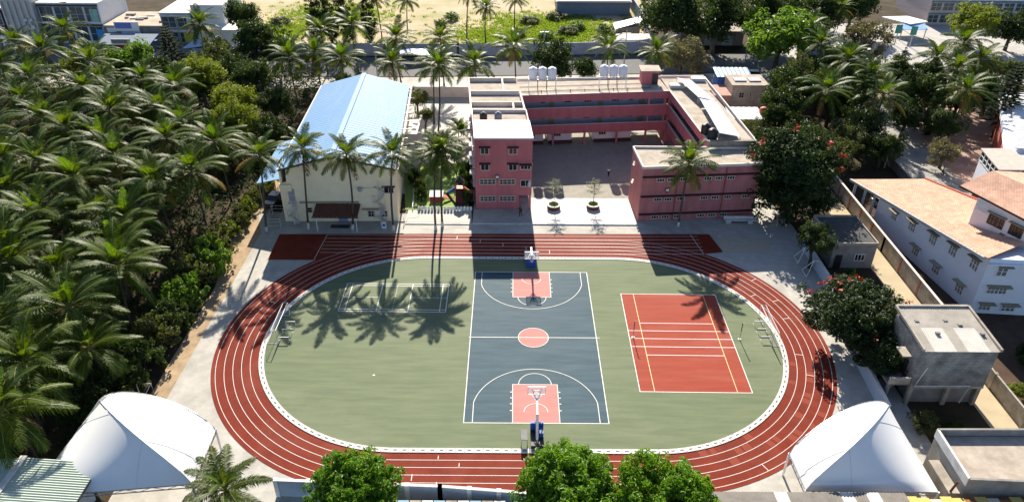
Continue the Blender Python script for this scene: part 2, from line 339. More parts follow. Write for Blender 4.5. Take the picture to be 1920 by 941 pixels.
for s in (1,-1):
    line(bc, [(-2.45,s*14),(-2.45,s*8.2)], z=.033); line(bc, [(2.45,s*14),(2.45,s*8.2)], z=.033); line(bc, [(-2.49,s*8.2),(2.49,s*8.2)], z=.036)
    line(bc, arc(0,s*8.2,1.8,180 if s > 0 else 0,360 if s > 0 else 180), z=.038)
    line(bc, [(x,y) for x,y in [(-6.6,s*14)] + [(6.75*math.sin(R(t)), s*12.42 - s*6.75*math.cos(R(t))) for t in range(-78,79,4)] + [(6.6,s*14)]], z=.040)
    line(bc, [(1.25*math.sin(R(t)), s*12.42 - s*1.25*math.cos(R(t))) for t in range(-90,91,10)], z=.042)
    for y in (12.2,11.2,10.3,9.4):
        for x in (-2.62,2.62): MB().box(x-.1,s*y-.06,.030,x+.1,s*y+.06,.034).obj('key_mark', M['white_line'], bc)
a = R(-.44); TX, TY = 17.56, -.1
def tq(x, y, a=a): return (TX + x*math.cos(a) - y*math.sin(a), TY + x*math.sin(a) + y*math.cos(a))
tc = court('throwball_court', [tq(-6.1,-9.15),tq(6.1,-9.15),tq(6.1,9.15),tq(-6.1,9.15)], M['redc'], .017)
for p in ([(-6.14,9.15),(6.14,9.15)],[(-6.14,-9.15),(6.14,-9.15)],[(-6.1,0),(6.1,0)],[(-6.1,1.5),(6.1,1.5)],[(-6.1,-1.5),(6.1,-1.5)],[(-4.5,3),(4.5,3)],[(-4.5,-3),(4.5,-3)]):
    line(tc, [tq(*q) for q in p], w=.09, z=.027)
for x in (-6.1,6.1): line(tc, [tq(x,-9.15),tq(x,9.15)], w=.09, z=.031)
for x in (-4.5,4.5): line(tc, [tq(x,-9.15),tq(x,9.15)], w=.075, z=.035, m=M['yellow_line'])
BX, BY = -17.56, 7.98
bd = struct(bpy.data.objects.new('badminton_court', None)); C.objects.link(bd); bd.location = (0,0,0)
def bq(x, y): return (BX+x, BY+y-.0075*x)
for y in (3.05,2.59,-2.59,-3.05): line(bd, [bq(-6.72,y),bq(6.72,y)], w=.10, z=.020)
for x in (-6.7,-5.94,-1.98,1.98,5.94,6.7): line(bd, [bq(x,-3.05),bq(x,3.05)], w=.10, z=.024)
line(bd, [bq(-6.7,0),bq(-1.98,0)], w=.06, z=.020); line(bd, [bq(6.7,0),bq(1.98,0)], w=.06, z=.020)
for i in range(12): line(bd, [bq(0,-2.9+i*.5),bq(0,-2.65+i*.5)], w=.06, z=.020)

# ---------------------------------------------------------------- equipment on the field
def hoop(sgn, label):
    """wheeled basketball stand: base cabinet, padded mast, long arm, glass board with frame, ring and net"""
    T = thing('basketball_stand', label, 'basketball hoop', (0, sgn*16.6, .015))
    q = lambda x, y, z: (x, sgn*y, z)
    b = MB(); y0, y1 = sorted((sgn*15.5, sgn*17.6)); b.box(-.62,y0,.12,.62,y1,.55); b.obj('base_cabinet', M['black'], T)
    p = MB(); y0, y1 = sorted((sgn*15.2, sgn*15.5)); p.box(-.66,y0,.1,.66,y1,1.5); p.obj('front_pad', M['bluepad'], T)
    s = MB(); y0, y1 = sorted((sgn*15.52, sgn*16.5)); s.box(.24,y0,.56,.63,y1,1.15); s.obj('side_pad', M['bluepad'], T)
    m = MB(); m.bar(q(0,16.7,.5), q(0,15.6,2.9), .26, .26); m.bar(q(0,15.7,2.85), q(0,13.0,3.35), .2, .22); m.obj('arm', M['white'], T)
    m = MB(); m.bar(q(0,17.2,.5), q(0,15.2,3.0), .08, .08); m.bar(q(-.5,13.0,3.8), q(0,14.2,3.1), .06,.06); m.bar(q(.5,13.0,3.8), q(0,14.2,3.1), .06,.06)
    m.bar(q(-.5,13.0,3.0), q(0,14.2,3.1), .06,.06); m.bar(q(.5,13.0,3.0), q(0,14.2,3.1), .06,.06); m.obj('brace', M['white'], T)
    y0, y1 = sorted((sgn*12.84, sgn*12.87)); gl = bpy.data.materials.get('board_acrylic')
    if not gl:
        gl = bpy.data.materials.new('board_acrylic'); gl.use_nodes = True; bb = gl.node_tree.nodes['Principled BSDF']
        bb.inputs['Base Color'].default_value = (.85,.88,.88,1); bb.inputs['Roughness'].default_value = .08; bb.inputs['Alpha'].default_value = .28
    bd_ = MB().box(-.9,y0,2.9,.9,y1,3.95).obj('backboard', gl, T)
    f = MB(); y0, y1 = sorted((sgn*12.80, sgn*12.91))
    for x in (-.93,.87): f.box(x,y0,2.86,x+.06,y1,3.99)
    for z in (2.86,3.93): f.box(-.868,y0,z,.868,y1,z+.06)
    for x in (-.32,.27): f.box(x,y0+.02,3.05,x+.05,y1-.02,3.5)
    for z in (3.05,3.45): f.box(-.268,y0+.02,z,.268,y1-.02,z+.05)
    f.obj('board_frame', M['white'], T)
    r = MB(); pts = [(.23*math.cos(i*math.pi/8), sgn*12.42 + .23*math.sin(i*math.pi/8), 3.05) for i in range(17)]; r.tube(pts, .022, 5)
    r.bar(q(0,12.64,3.05), q(0,12.86,3.05), .12, .06); rg = r.obj('ring', mat('hoop_orange', (.55,.10,.02), .45, .1), T)
    nn = MB()
    for i in range(10):
        t0 = i*math.pi/5
        for dt in (.35,-.35): nn.tube([(.22*math.cos(t0), sgn*12.42+.22*math.sin(t0), 3.03), (.13*math.cos(t0+dt), sgn*12.42+.13*math.sin(t0+dt), 2.62)], .007, 3)
    nn.obj('net', M['white'], rg)
    for x in (-.5,.5):
        for y in (15.6,17.4): MB().lathe((x,sgn*y,.0), [(.02,.0),(.07,.0),(.07,.1),(.02,.1)], 8).obj('caster', M['steel'], T)
    return T
hoop(1, 'basketball stand with blue pad at the far end by the school'); hoop(-1, 'basketball stand with white arm at the near end by the mango trees')
sb = thing('score_board', 'small grey score board stand left of the near basketball stand', 'score board', (-1.25,-16.6,.015))
MB().box(-1.62,-17.3,1.0,-.98,-15.9,1.06).obj('panel', mat('score_grey', (.16,.16,.155), .7), sb)
for x in (-1.6,-1.0):
    for y in (-17.25,-15.95): MB().tube([(x,y,.0),(x,y,1.0)], .03, 5).obj('leg', M['steel'], sb)
def goal(label, gp, s):
    """small football goal: mouth frame faces the field, net runs back; s = +1 opens to +x"""
    T = thing('football_goal', label, 'football goal', (gp[0], gp[1], .02), group='football goals at both ends of the field')
    x, y, hw, h, d = gp[0], gp[1], 2.75, 2.0, 1.3
    a_, b_ = (x,y-hw), (x,y+hw)
    for p in (a_, b_): MB().tube([(p[0],p[1],.02),(p[0],p[1],h)], .045, 7).obj('post', M['white'], T)
    MB().tube([(x,y-hw,h),(x,y+hw,h)], .045, 7).obj('crossbar', M['white'], T)
    bk = MB()
    for p in (a_, b_):
        bk.tube([(x,p[1],h),(x-s*.55,p[1],h),(x-s*d,p[1],.05)], .03, 6); bk.tube([(x,p[1],.05),(x-s*d,p[1],.05)], .03, 6)
    bk.tube([(x-s*d,y-hw,.05),(x-s*d,y+hw,.05)], .03, 6); bk.tube([(x-s*.55,y-hw,h),(x-s*.55,y+hw,h)], .03, 6)
    bk.obj('back_frame', M['white'], T)
    nt_ = MB(); N = 15
    for i in range(N+1):
        yy = y-hw+2*hw*i/N; nt_.tube([(x,yy,h),(x-s*.55,yy,h),(x-s*d,yy,.05)], .006, 3)
    for k in range(8):
        t = k/7; nt_.tube([(x-s*(.55+(d-.55)*t),y-hw,h-(h-.05)*t),(x-s*(.55+(d-.55)*t),y+hw,h-(h-.05)*t)], .006, 3)
    nt_.obj('net', mat('net_cord', (.55,.53,.50), .8), T)
    return T
goal('white football goal with net at the left end of the field', (-30.0,1.2), 1)
goal('white football goal with net at the right end of the field', (28.0,1.4), -1)
for gx, gy, lab in ((-29.4,-1.0,'left'),(27.6,-.3,'right')):
    for k in range(3):
        T = thing('hurdle', 'low white training hurdle %s in front of the %s football goal' % (('nearest the camera','in the middle','farthest back')[k], lab), 'hurdle', (gx,gy+k*1.5,.02), group='training hurdles by the goals')
        y = gy + k*1.5; sx = 1
        MB().box(gx-.6,y-.03,.55,gx+.6,y+.03,.65).obj('board', M['white'], T)
        for x in (gx-.58,gx+.58): 
            MB().tube([(x,y,.02),(x,y,.55)], .025, 5).obj('leg', M['white'], T); MB().tube([(x,y-.35,.04),(x,y+.35,.04)], .025, 5).obj('foot', M['white'], T)
for x, y, lab in ((11.9,.15,'between the blue and the red court'),(24.55,-.1,'right of the red court')):
    T = thing('net_post', 'slim dark net post ' + lab, 'net post', (x,y,.02), group='net posts of the throwball court')
    MB().lathe((x,y,.02), [(.22,0),(.22,.05),(.07,.07)], 10).obj('base', M['dwhite'], T)
    MB().tube([(x,y,.05),(x,y,1.2)], .045, 7).obj('pole', M['steel'], T); MB().tube([(x,y,1.2),(x,y,2.45)], .05, 7).obj('upper_sleeve', M['black'], T)
    MB().tube([(x,y-.0,2.4),(x+.18,y,2.45)], .03, 5).obj('hook', M['black'], T)
tag(MB().lathe((-17.9,-6.9,.02), [(.12,0),(.15,.02),(.09,.05),(.02,.06)], 9).obj('white_cone', M['white']), 'small white marker cone alone on the green field', 'marker cone')
# ================================================================== SCHOOL (pink U-shaped building)
M['pink'] = mat('pink_plaster', (.49,.155,.16), .85, .16, .9, .2, stretch=(1.3,1.3,.14), dirt=.14, dscale=.5)
M['pink2'] = mat('faded_pink_plaster', (.49,.185,.175), .88, .24, .8, .2, stretch=(1.3,1.3,.14), dirt=.22, dscale=.45)
M['lilac'] = mat('lilac_wall', (.50,.49,.56), .85, .08, .8, .25, dirt=.1)
M['roofc'] = mat('roof_concrete', (.44,.375,.305), .92, .2, .7, .2, dirt=.4, dscale=.45)
M['roofw'] = mat('roof_whitewash', (.78,.76,.72), .75, .06, .8, .3, dirt=.1)
M['cream'] = mat('cream_trim', (.70,.62,.54), .8, .1, 1.5, .3, dirt=.15)
M['maroon'] = mat('maroon_ledge', (.075,.024,.026), .7, .15, 2, .3)
M['frame'] = mat('window_frame', (.60,.50,.42), .6, .08, 3, .4)
M['door'] = mat('door_wood', (.42,.33,.20), .6, .15, 2, .4)
M['redpipe'] = mat('red_pipe', (.30,.075,.06), .6, .15, 2, .3)
M['tankw'] = mat('tank_plastic', (.74,.75,.77), .45, .06, 3, .4)
school = thing('school_building', 'pink U-shaped school building around a paved courtyard', 'school', (8,45,0))
S = lambda name, mb, m, par=None: mb.obj(name, m, par or school)
ZL = 11.95
S('wall', MB().prism([(-8.2,31.6),(-1.6,31.7),(-1.9,38.4),(-8.7,38.4)], 0, 2.4), M['pink'])
fb = S('wall', MB().prism([(-8.2,31.6),(.35,31.75),(-.1,38.4),(-8.7,38.4)], 2.4, ZL-.25), M['pink'])
S('roof', MB().prism([(-8.32,31.48),(.47,31.63),(.0,38.4),(-8.85,38.4)], ZL-.25, ZL), M['roofw'])
for x,y in ((.1,32.0),(-.3,38.0)): S('column', MB().box(x-.18,y-.18,0,x+.18,y+.18,2.4), M['pink'])
S('wall', MB().prism([(-8.7,38.4),(-.12,38.4),(-.5,44.0),(-9.15,44.0)], 0, 10.9), M['pink'])
mr = S('roof', MB().prism([(-8.55,38.45),(-.35,38.45),(-.68,43.85),(-9.0,43.85)], 10.9, 11.0), M['roofc'])
for a_,b_ in (((-8.78,38.42),(-9.2,44.0)),((-.1,38.42),(-.48,44.0)),((-9.1,43.95),(-.5,43.95))): S('parapet', MB().bar((*a_,11.2),(*b_,11.2),.18,.6), M['cream'])
S('wall', MB().prism([(-9.15,44.0),(-.5,44.0),(-1.4,55.0),(-2.0,62.4),(-10.6,62.2)], 0, 9.6), M['pink'])
S('roof', MB().prism([(-9.25,44.05),(-.4,44.05),(-1.3,55.0),(-1.9,62.5),(-10.7,62.3)], 9.6, 9.8), M['roofc'])
for a_,b_ in (((-9.3,44.2),(-10.75,62.3)),((-.4,44.2),(-1.35,55.0)),((-10.6,62.2),(-2.0,62.4)),((-9.8,50.0),(-.9,50.2)),((-9.55,46.9),(-.7,47.0)),((-10.2,55.4),(-1.3,55.6)),((-2.6,50.2),(-2.3,44.3)),((-4.6,62),(-4.3,55.6))):
    S('roof_beam', MB().bar((*a_,10.15),(*b_,10.15),.28,.7), M['cream'])
for z in (3.2,6.3,9.2): S('ledge', MB().bar((-8.22,33.0,z),(-8.65,38.3,z),.9,.12), M['cream'])
for k,(x,y) in enumerate([(-8.5,35.0),(-8.7,38.6),(-9.0,42.0),(-9.25,45.5),(-9.5,49.0)]):
    for z in (4.6,7.7): S('sunshade', MB().box(x-.75,y-.8,z,x+.05,y+.8,z+.12), M['cream'])
WF = Wall((-8.2,31.6),(.35,31.75))
for x in (-6.75,-2.55): 
    for z,sh in ((9.25,1),(6.6,1)): window(school, WF, x+8.2, z, 1.3, 1.05, M['frame'], M['glass'], 2, 1, 0, M['maroon'], .55)
for x in (-6.35,-3.4):
    for z in (4.25,1.35): window(school, WF, x+8.2, z, 2.5, .95, M['frame'], M['glass'], 4, 2, 8)
window(school, WF, 7.6, 6.75, 1.6, .75, M['frame'], M['glass'], 3, 1, 0, M['maroon'], .6)
window(school, WF, 7.6, 3.9, 1.6, 1.15, M['frame'], M['glass'], 2, 1)
S('shutter', MB().bar(WF.P(8.0,4.0,.12), WF.P(8.25,5.0,.5), .05,.5), M['white'])
# back range with open galleries, and right range
def gallery(W, h=9.8, depth=2.6, back=7.4, win=True, tag_=''):
    L = W.L
    m = MB(); W.slab(m, 0, L, 2.6, h-.3, -back, -depth); S('wall', m, M['lilac'])
    if win is True:
        m = MB(); W.slab(m, 0, L, 2.36, 2.6, -back, -.2); S('floor_slab', m, M['roofc'])
    else:
        m = MB(); W.slab(m, 0, L, 0, 2.6, -back, -depth-.02); S('wall', m, M['pink2'])
        m = MB(); W.slab(m, 0, L, 2.36, 2.6, -depth, -.2); S('floor_slab', m, M['roofc'])
    m = MB(); W.slab(m, 0, L, 5.36, 5.6, -depth, -.2); S('floor_slab', m, M['roofc'])
    for z0,z1 in ((2.35,4.05),(5.35,7.3),(8.5,h-.02)):
        m = MB(); W.slab(m, 0, L, z0, z1, -.2, 0); S('parapet', m, M['pink'])
        m = MB(); W.slab(m, 0, L, z1, z1+.06, -.24, .04); S('coping', m, M['cream'])
    m = MB(); W.slab(m, 0, L, h-.3, h-.05, -back, -.22); S('roof', m, M['roofc'])
    return W
WB = gallery(Wall((-1.4,55.0),(25.4,57.9)))
WI = Wall((-1.4+.26,55.0+2.6),(25.2,57.9+2.6))
for z in (5.95,9.8-3.9+.0):
    pass
for fl in (0,1):
    z0 = 3.1 + 3.1*fl
    for u in (4.0,8.6,12.2,17.3,20.3): window(school, Wall((-1.14,57.6),(25.4,60.5)), u, z0+1.0, 1.45 if u not in (4.0,20.3) else .9, .75, M['frame'], M['glass'], 3, 1)
    for u in (5.6,14.6,22.2):
        W_ = Wall((-1.14,57.6),(25.4,60.5)); m = MB(); W_.slab(m, u-.5, u+.5, z0-.48, z0+1.75, -.02, .05); d = S('door', m, M['door'])
        m = MB(); W_.slab(m, u+.32, u+.40, z0+.55, z0+.70, .05, .10); m.obj('handle', M['steel'], d)
for u in (0.3,6.2,12.0,18.0,23.4,26.4):
    for z0,z1 in ((0,2.35),(4.11,5.35),(7.36,8.5)):
        if z0 and u < 23: continue
        m = MB(); WB.slab(m, u-.17, u+.17, z0, z1, -.36, -.02); S('column', m, M['pink2'])
for u0,u1 in ((-.2,4.2),(5.2,9.5),(13.6,20.6)):   # ground-floor rooms; the gaps are the passages through to the road
    m = MB(); WB.slab(m, u0+.4, u1+.4, 0, 2.34, -7.4, -1.5); S('wall', m, M['white'])
    m = MB(); WB.slab(m, u0+.4, u1+.4, 0, .45, -1.5, -.9); S('planter_wall', m, M['maroon'])
for u in (2.4,7.2,15.6): window(school, Wall(WB.P(0,0,-1.5)[:2], WB.P(WB.L,0,-1.5)[:2]), u, 1.25, 1.4, .7, M['frame'], M['glass'], 3, 1)
WR = gallery(Wall((25.4,57.9),(27.3,35.3)), back=7.2, win=False)
m = MB(); m.prism([(25.4,57.9),(33.0,58.4),(33.2,65.0),(25.0,64.4)], 0, 9.55); S('wall', m, M['pink2'])
m = MB(); m.prism([(25.4,57.9),(33.0,58.4),(33.2,65.0),(25.0,64.4)], 9.56, 9.77); S('roof', m, M['roofc'])
for a_,b_ in (((33.1,65),(34.6,35.4)),((25.0,65.2),(33.1,65.6)),((-1.9,63.0),(25.0,64.9))): S('parapet', MB().bar((*a_,9.85),(*b_,9.85),.2,.55), M['cream'])
S('parapet', MB().bar((27.2,35.35,9.7),(34.6,35.7,9.7),.55,.75), mat('mossy_parapet', (.33,.30,.25), .9, .3, 2, .2, dirt=.4))
for k in range(6):
    u = 2 + k*3.9
    for z in (2.62,5.62): window(school, Wall(WR.P(0,0,-2.6)[:2], WR.P(WR.L,0,-2.6)[:2]), u, z+.9, 1.4, .85, M['frame'], M['glass'], 3, 1)
# lower front block of the right range
LBp = [(16.36,28.05),(34.1,29.7),(34.5,35.3),(15.9,35.3)]
S('wall', MB().prism(LBp, 0, 8.75), M['pink2'])
S('roof', MB().prism([(16.5,28.2),(34.0,29.85),(34.4,35.2),(16.05,35.2)], 8.75, 8.8), M['roofc'])
for i in range(4): S('parapet', MB().bar((*LBp[i],8.92),(*LBp[(i+1) % 4],8.92),.24 if i != 1 else .22,.40), M['cream'])
WL = Wall(LBp[0], LBp[1])
for z,us in ((6.55,(2.8,4.4,6.3,9.9,11.6,13.4)),(3.35,(2.7,4.3,6.2,9.8,11.5,13.4,16.2)),(.35,(2.6,4.2,6.1,9.7,11.4,13.2))):
    for u in us: window(school, WL, u, z, 1.2, .62, M['frame'], M['glass'], 3, 1)
    m = MB(); WL.slab(m, .02, WL.L-.1, z+.85, z+1.0, 0, .42); S('ledge', m, M['maroon'])
for u in (5.3,12.6): m = MB(); m.tube([WL.P(u,.1,.08), WL.P(u,8.6,.08)], .07, 6); S('drain_pipe', m, M['redpipe'])
WS = Wall(LBp[3], LBp[0])
for u,z in ((1.9,6.9),(1.9,3.9)): 
    for k in range(3): m = MB(); WS.slab(m, u-.1+k*.25, u+.4+k*.25, z+k*.35, z+k*.35+.08, 0, .3); S('sunshade', m, M['cream'])
W2 = Wall((33,29),(35,36)); 
def floodlight(parent_wall, u, z, label):
    p = parent_wall.P(u, z, 0); T = thing('floodlight', label, 'floodlight', p)
    m = MB(); parent_wall.slab(m, u-.04, u+.04, z-.3, z+.05, 0, .3); m.obj('bracket', M['black'], T)
    m = MB(); parent_wall.slab(m, u-.27, u+.27, z+.06, z+.5, .14, .36); m.obj('housing', M['black'], T)
    m = MB(); parent_wall.slab(m, u-.22, u+.22, z+.1, z+.46, .362, .38); m.obj('lens', M['white'], T)
floodlight(WF, 3.3, 5.4, 'white floodlight on the front wall of the pink school wing'); floodlight(WL, 3.9, 5.05, 'white floodlight on the low pink block beside the palm')
# roof sheets over the right range, on posts
def roof_sheet(pts, label):
    T = thing('roof_shelter', label, 'shelter roof', ((pts[0][0]+pts[2][0])/2, (pts[0][1]+pts[2][1])/2, 9.8))
    p = [Vector(q) for q in pts]; n = 26; v = []; f = []
    for i in range(n+1):
        for a_,b_ in ((p[0],p[3]),(p[1],p[2])):
            q = a_.lerp(b_, i/n); v.append((q.x, q.y, q.z + (.04 if i % 2 else 0)))
    for i in range(n): f.append((2*i, 2*i+1, 2*i+3, 2*i+2))
    MB().add(v, f).obj('sheet', mat('pale_blue_sheet', (.50,.56,.66), .5, .08, 1, .4), T)
    for q in p: MB().tube([(q.x,q.y,9.75),(q.x,q.y,q.z-.02)], .05, 5).obj('post', M['steel'], T)
roof_sheet([(27.2,61.6,11.0),(30.0,61.9,10.4),(32.0,51.6,10.4),(29.0,51.6,11.0)], 'pale blue sheet roof at the back of the right school range')
roof_sheet([(29.1,51.0,11.0),(32.1,51.0,10.4),(32.3,36.2,10.4),(29.0,36.2,11.0)], 'longer pale blue sheet roof at the front of the right school range')
def tank(x, y, z, label, m, r=.78, h=1.75):
    T = thing('water_tank', label, 'water tank', (x,y,z), group='water tanks on the school roof')
    MB().lathe((x,y,z), [(r*.97,0),(r,.05)]+[(r*(1.0 if i % 2 else .965), .1+i*(h-.3)/9) for i in range(10)]+[(r,h-.18),(r*.86,h-.02),(r*.35,h+.13)], 18).obj('body', m, T, True)
    MB().lathe((x,y,z+h+.1), [(r*.36,0),(r*.36,.1),(r*.1,.15)], 12).obj('lid', m, T)
for gx, gy, nm in ((2.6,57.9,'left'),(15.3,59.3,'right')):
    T = thing('tank_stand', 'tall steel stand of the %s row of water tanks on the school roof' % nm, 'tank stand', (gx,gy,9.8), group='tank stands on the school roof')
    for x in (-2.4,-.8,.8,2.4):
        for y in (-.75,.75): MB().tube([(gx+x,gy+y,9.75),(gx+x,gy+y,11.9)], .05, 5).obj('leg', M['white' if abs(x) > 2 else 'black'], T)
    m = MB()
    for y in (-.75,.75): m.bar((gx-2.5,gy+y,11.95),(gx+2.5,gy+y,11.95), .1,.1)
    for i in range(9): m.bar((gx-2.4+i*.6,gy-.8,12.03),(gx-2.4+i*.6,gy+.8,12.03), .12,.06)
    m.obj('platform', M['steel'], T)
    for k,w_ in enumerate(('left','middle','right')): tank(gx+(k-1)*1.68, gy, 12.07, 'white water tank, %s one of the %s row on the school roof' % (w_, nm), M['tankw'])
tank(-7.2,40.0,11.0,'black water tank, left of the two on the pink front wing', mat('black_tank', (.02,.022,.024), .5, .1), .6, 1.4)
tank(-4.9,40.2,11.0,'blue-grey water tank, right of the two on the pink front wing', mat('grey_tank', (.13,.16,.20), .5, .1), .6, 1.4)
tank(27.6,38.9,9.75,'black water tank, farther of the two on the right range', MATS['black_tank'], .75, 1.5); tank(28.2,36.9,9.75,'black water tank, nearer of the two on the right range', MATS['black_tank'], .75, 1.5)
rr = thing('stair_head', 'small pink stair room with slab roof on the school roof', 'roof room', (22.3,62.6,9.8))
MB().box(20.8,61.3,9.76,23.8,63.9,12.2).obj('wall', M['pink'], rr); MB().box(20.5,60.9,12.2,24.2,64.3,12.4).obj('roof', M['roofc'], rr); MB().box(22.7,61.24,9.8,23.7,61.29,11.8).obj('door', M['black'], rr)
for i,(x,y,z0) in enumerate([(27.0,59.8,9.78),(31.6,63.5,9.8)]):
    tag(MB().box(x-1.3,y-.6,z0,x+1.3,y+.7,z0+.5).box(x-1.15,y-.75,z0+.5,x+1.2,y+.85,z0+.6).obj('roof_slab_box', M['dwhite']), ('low white duct box at the inner corner of the school roof','low white box with cover slab at the far end of the right range')[i], 'roof box')
# odds and ends on the roofs
rnd = random.Random(9)
for i in range(7):
    u = 4 + i*2.6; p = WB.P(u, 9.78, -1.2); m = MB(); m.tube([p, p+Vector((0,0,.5))], .06, 6); S('vent_pipe', m, M['black'])
for y in (1.8,4.2): m = MB(); m.tube([WB.P(.5,9.86,-y), WB.P(24,9.86,-y)], .05, 5); S('water_pipe', m, M['black'])

# planters with trees
def planter(x, y, label):
    T = thing('tree_planter', label, 'planter', (x,y,0), group='round brick planters in the forecourt')
    n = 22
    for k in range(n):
        a0 = 2*math.pi*k/n; me = SHCACHE.get('pb')
        if not me:
            me = SHCACHE['pb'] = MB().box(-.125,-.11,0,.125,.11,.58).mesh('brick', mat('planter_brick', (.16,.06,.045), .85, .25, 4, .2))
        put(me, 'brick', T, (.9*math.cos(a0), .9*math.sin(a0), 0), a0+math.pi/2)
    n = 24; c = MB(); 
    c.add([((.78 if j < 2 else 1.06)*math.cos(2*math.pi*i/n), (.78 if j < 2 else 1.06)*math.sin(2*math.pi*i/n), (.5,.68,.68,.56)[j]) for j in range(4) for i in range(n)],
          [(j*n+i, j*n+(i+1) % n, (j+1)*n+(i+1) % n, (j+1)*n+i) for j in range(3) for i in range(n)])
    put(c.mesh('rim', M['roofw']), 'rim', T, (0,0,0))
    put(MB().lathe((0,0,0), [(.8,.3),(.8,.56),(.1,.62)], 16).mesh('soil', M['soil']), 'soil', T, (0,0,0))
planter(3.85,32.1,'left round brick planter in the sunlit forecourt'); planter(10.0,32.3,'right round brick planter in the sunlit forecourt')
# kerb / steps in front
struct(MB().box(-8.6,26.85,-.02,16.3,27.05,.13).obj('kerb', M['dwhite']))
struct(MB().box(-18.6,26.75,-.02,-8.7,27.0,.10).obj('kerb', M['dwhite']))
bn = thing('long_bench', 'long white concrete bench in front of the low pink block', 'bench', (32,27.9,0))
MB().box(29.4,27.6,.42,34.6,28.2,.54).obj('seat', M['dwhite'], bn); MB().box(29.4,28.2,.5,34.6,28.32,.95).obj('backrest', M['dwhite'], bn)
for x in (29.7,33.0): MB().box(x,27.65,-.03,x+.7,28.15,.42).obj('leg', M['dwhite'], bn)

# ================================================================== WHITE HALL with blue roof
M['hallw'] = mat('cream_wall', (.94,.80,.54), .85, .04, .6, .3, dirt=.10, dscale=.35)
M['bluem'] = mat('blue_roof_metal', (.125,.26,.45), .64, .16, .5, .18, c2=(.17,.30,.46), wear=((.24,.34,.44),.3,(1.6,.25,1)))
hall = thing('assembly_hall', 'cream hall with a blue metal gable roof', 'hall', (-28.5,45,0))
Hh = lambda name, mb, m, par=None: mb.obj(name, m, par or hall)
fl, fr, bl, br = (-36.7,27.35), (-19.75,27.7), (-37.3,61.6), (-22.0,61.8)
def gable(p0, p1, pk, t, shoulder):
    W_ = Wall(p0, p1); L = W_.L; prof = [(0,0),(L,0),(L,9.0),(L*.5,pk),(.0 if not shoulder else 1.3,9.0)] + ([(1.1,6.6),(0,6.2)] if shoulder else [])
    n = len(prof); v = [W_.P(u,z,0) for u,z in prof] + [W_.P(u,z,-t) for u,z in prof]
    return MB().add(v, [tuple(range(n)), tuple(range(2*n-1,n-1,-1))] + [(i,n+i,n+(i+1) % n,(i+1) % n) for i in range(n)]), W_
m, WH = gable(fl, fr, 10.9, .3, True); Hh('front_wall', m, M['hallw'])
m, _ = gable(br, bl, 10.9, .3, False); Hh('rear_wall', m, M['hallw'])
Hh('side_wall', MB().prism([(-36.6,27.7),(-36.3,27.7),(-37.0,61.5),(-37.3,61.5)], 0, 8.9), M['hallw'])
Hh('side_wall', MB().prism([(-20.05,28.05),(-19.75,28.05),(-22.0,61.5),(-22.3,61.5)], 0, 8.9), M['hallw'])
rf0, rf1 = Vector((-28.3,26.7,11.15)), Vector((-29.75,62.2,11.15)); e = [(Vector((-36.2,26.5,9.0)), Vector((-37.7,62.0,9.0))), (Vector((-19.4,26.9,9.0)), Vector((-21.6,62.3,9.0)))]
NS = 20
for sd,(e0,e1) in enumerate(e):
    for k in range(NS):
        t0, t1 = k/NS, (k+1)/NS; nn = 8; v = []; f = []
        for i in range(nn+1):
            t = t0+(t1-t0)*(i/nn); a_ = rf0.lerp(rf1, t); b_ = e0.lerp(e1, t); dz = .05 if i % 4 == 1 else 0
            v += [a_+Vector((0,0,dz)), b_+Vector((0,0,dz)), a_+Vector((0,0,dz-.04)), b_+Vector((0,0,dz-.04))]
        for i in range(nn): f += [(4*i,4*i+4,4*i+5,4*i+1), (4*i+2,4*i+3,4*i+7,4*i+6), (4*i+1,4*i+5,4*i+7,4*i+3)]
        f += [(0,1,3,2),(4*nn,4*nn+2,4*nn+3,4*nn+1)]
        if sd: f = [q[::-1] for q in f]
        Hh('roof_sheet', MB().add(v, f), M['bluem'])
Hh('ridge_cap', MB().bar(rf0+Vector((0,0,.10)), rf1+Vector((0,0,.10)), .75,.06), M['bluem'])
Hh('fascia', MB().bar(e[0][0]-Vector((0,0,.14)), rf0-Vector((0,0,.14)), .12,.26), M['maroon']); Hh('fascia', MB().bar(rf0-Vector((0,0,.14)), e[1][0]-Vector((0,0,.14)), .12,.26), M['maroon'])
Hh('gutter', MB().bar(e[1][0]+Vector((.35,0,-.15)), e[1][1]+Vector((.35,0,-.15)), .3,.25), M['cream'])
Hh('gutter', MB().bar(e[0][0]+Vector((-.1,0,-.15)), e[0][1]+Vector((-.1,0,-.15)), .2,.25), M['cream'])
for k in range(9): q = e[1][0].lerp(e[1][1], .12+.1*k); Hh('gutter_bracket', MB().box(q.x-.1,q.y-.15,q.z-.2,q.x+1.1,q.y+.15,q.z-.05), M['cream'])
Hh('side_balcony', MB().box(-21.0,44,0,-18.6,52,6.5).box(-21.0,43.6,6.5,-18.3,44.0,7.3).box(-18.6,44,6.5,-18.3,52,7.3), M['cream'])
Hh('side_roof', MB().prism([(-40.6,29.0),(-36.0,29.0),(-36.6,44),(-41.2,44)], [5.4,6.4,6.4,5.4], [5.5,6.5,6.5,5.5]), M['bluem'])
for y in (29.4,36,43.5): Hh('post', MB().tube([(-40.4,y,0),(-40.4,y,5.45)], .07, 6), M['steel'])
Hh('shoulder_box', MB().box(-36.6,26.9,5.3,-34.9,27.35,6.3), M['hallw'])
window(hall, WH, 1.6, 3.4, 1.0, 2.1, M['frame'], mat('grey_pane', (.30,.33,.36), .3, .1), 1, 2)
Hh('window_ledge', MB().box(-35.7,26.9,3.15,-34.5,27.3,3.3), M['dwhite'])
for u in (13.0,14.9): window(hall, WH, u, .75, 1.05, 1.05, M['frame'], M['glass'], 2, 2)
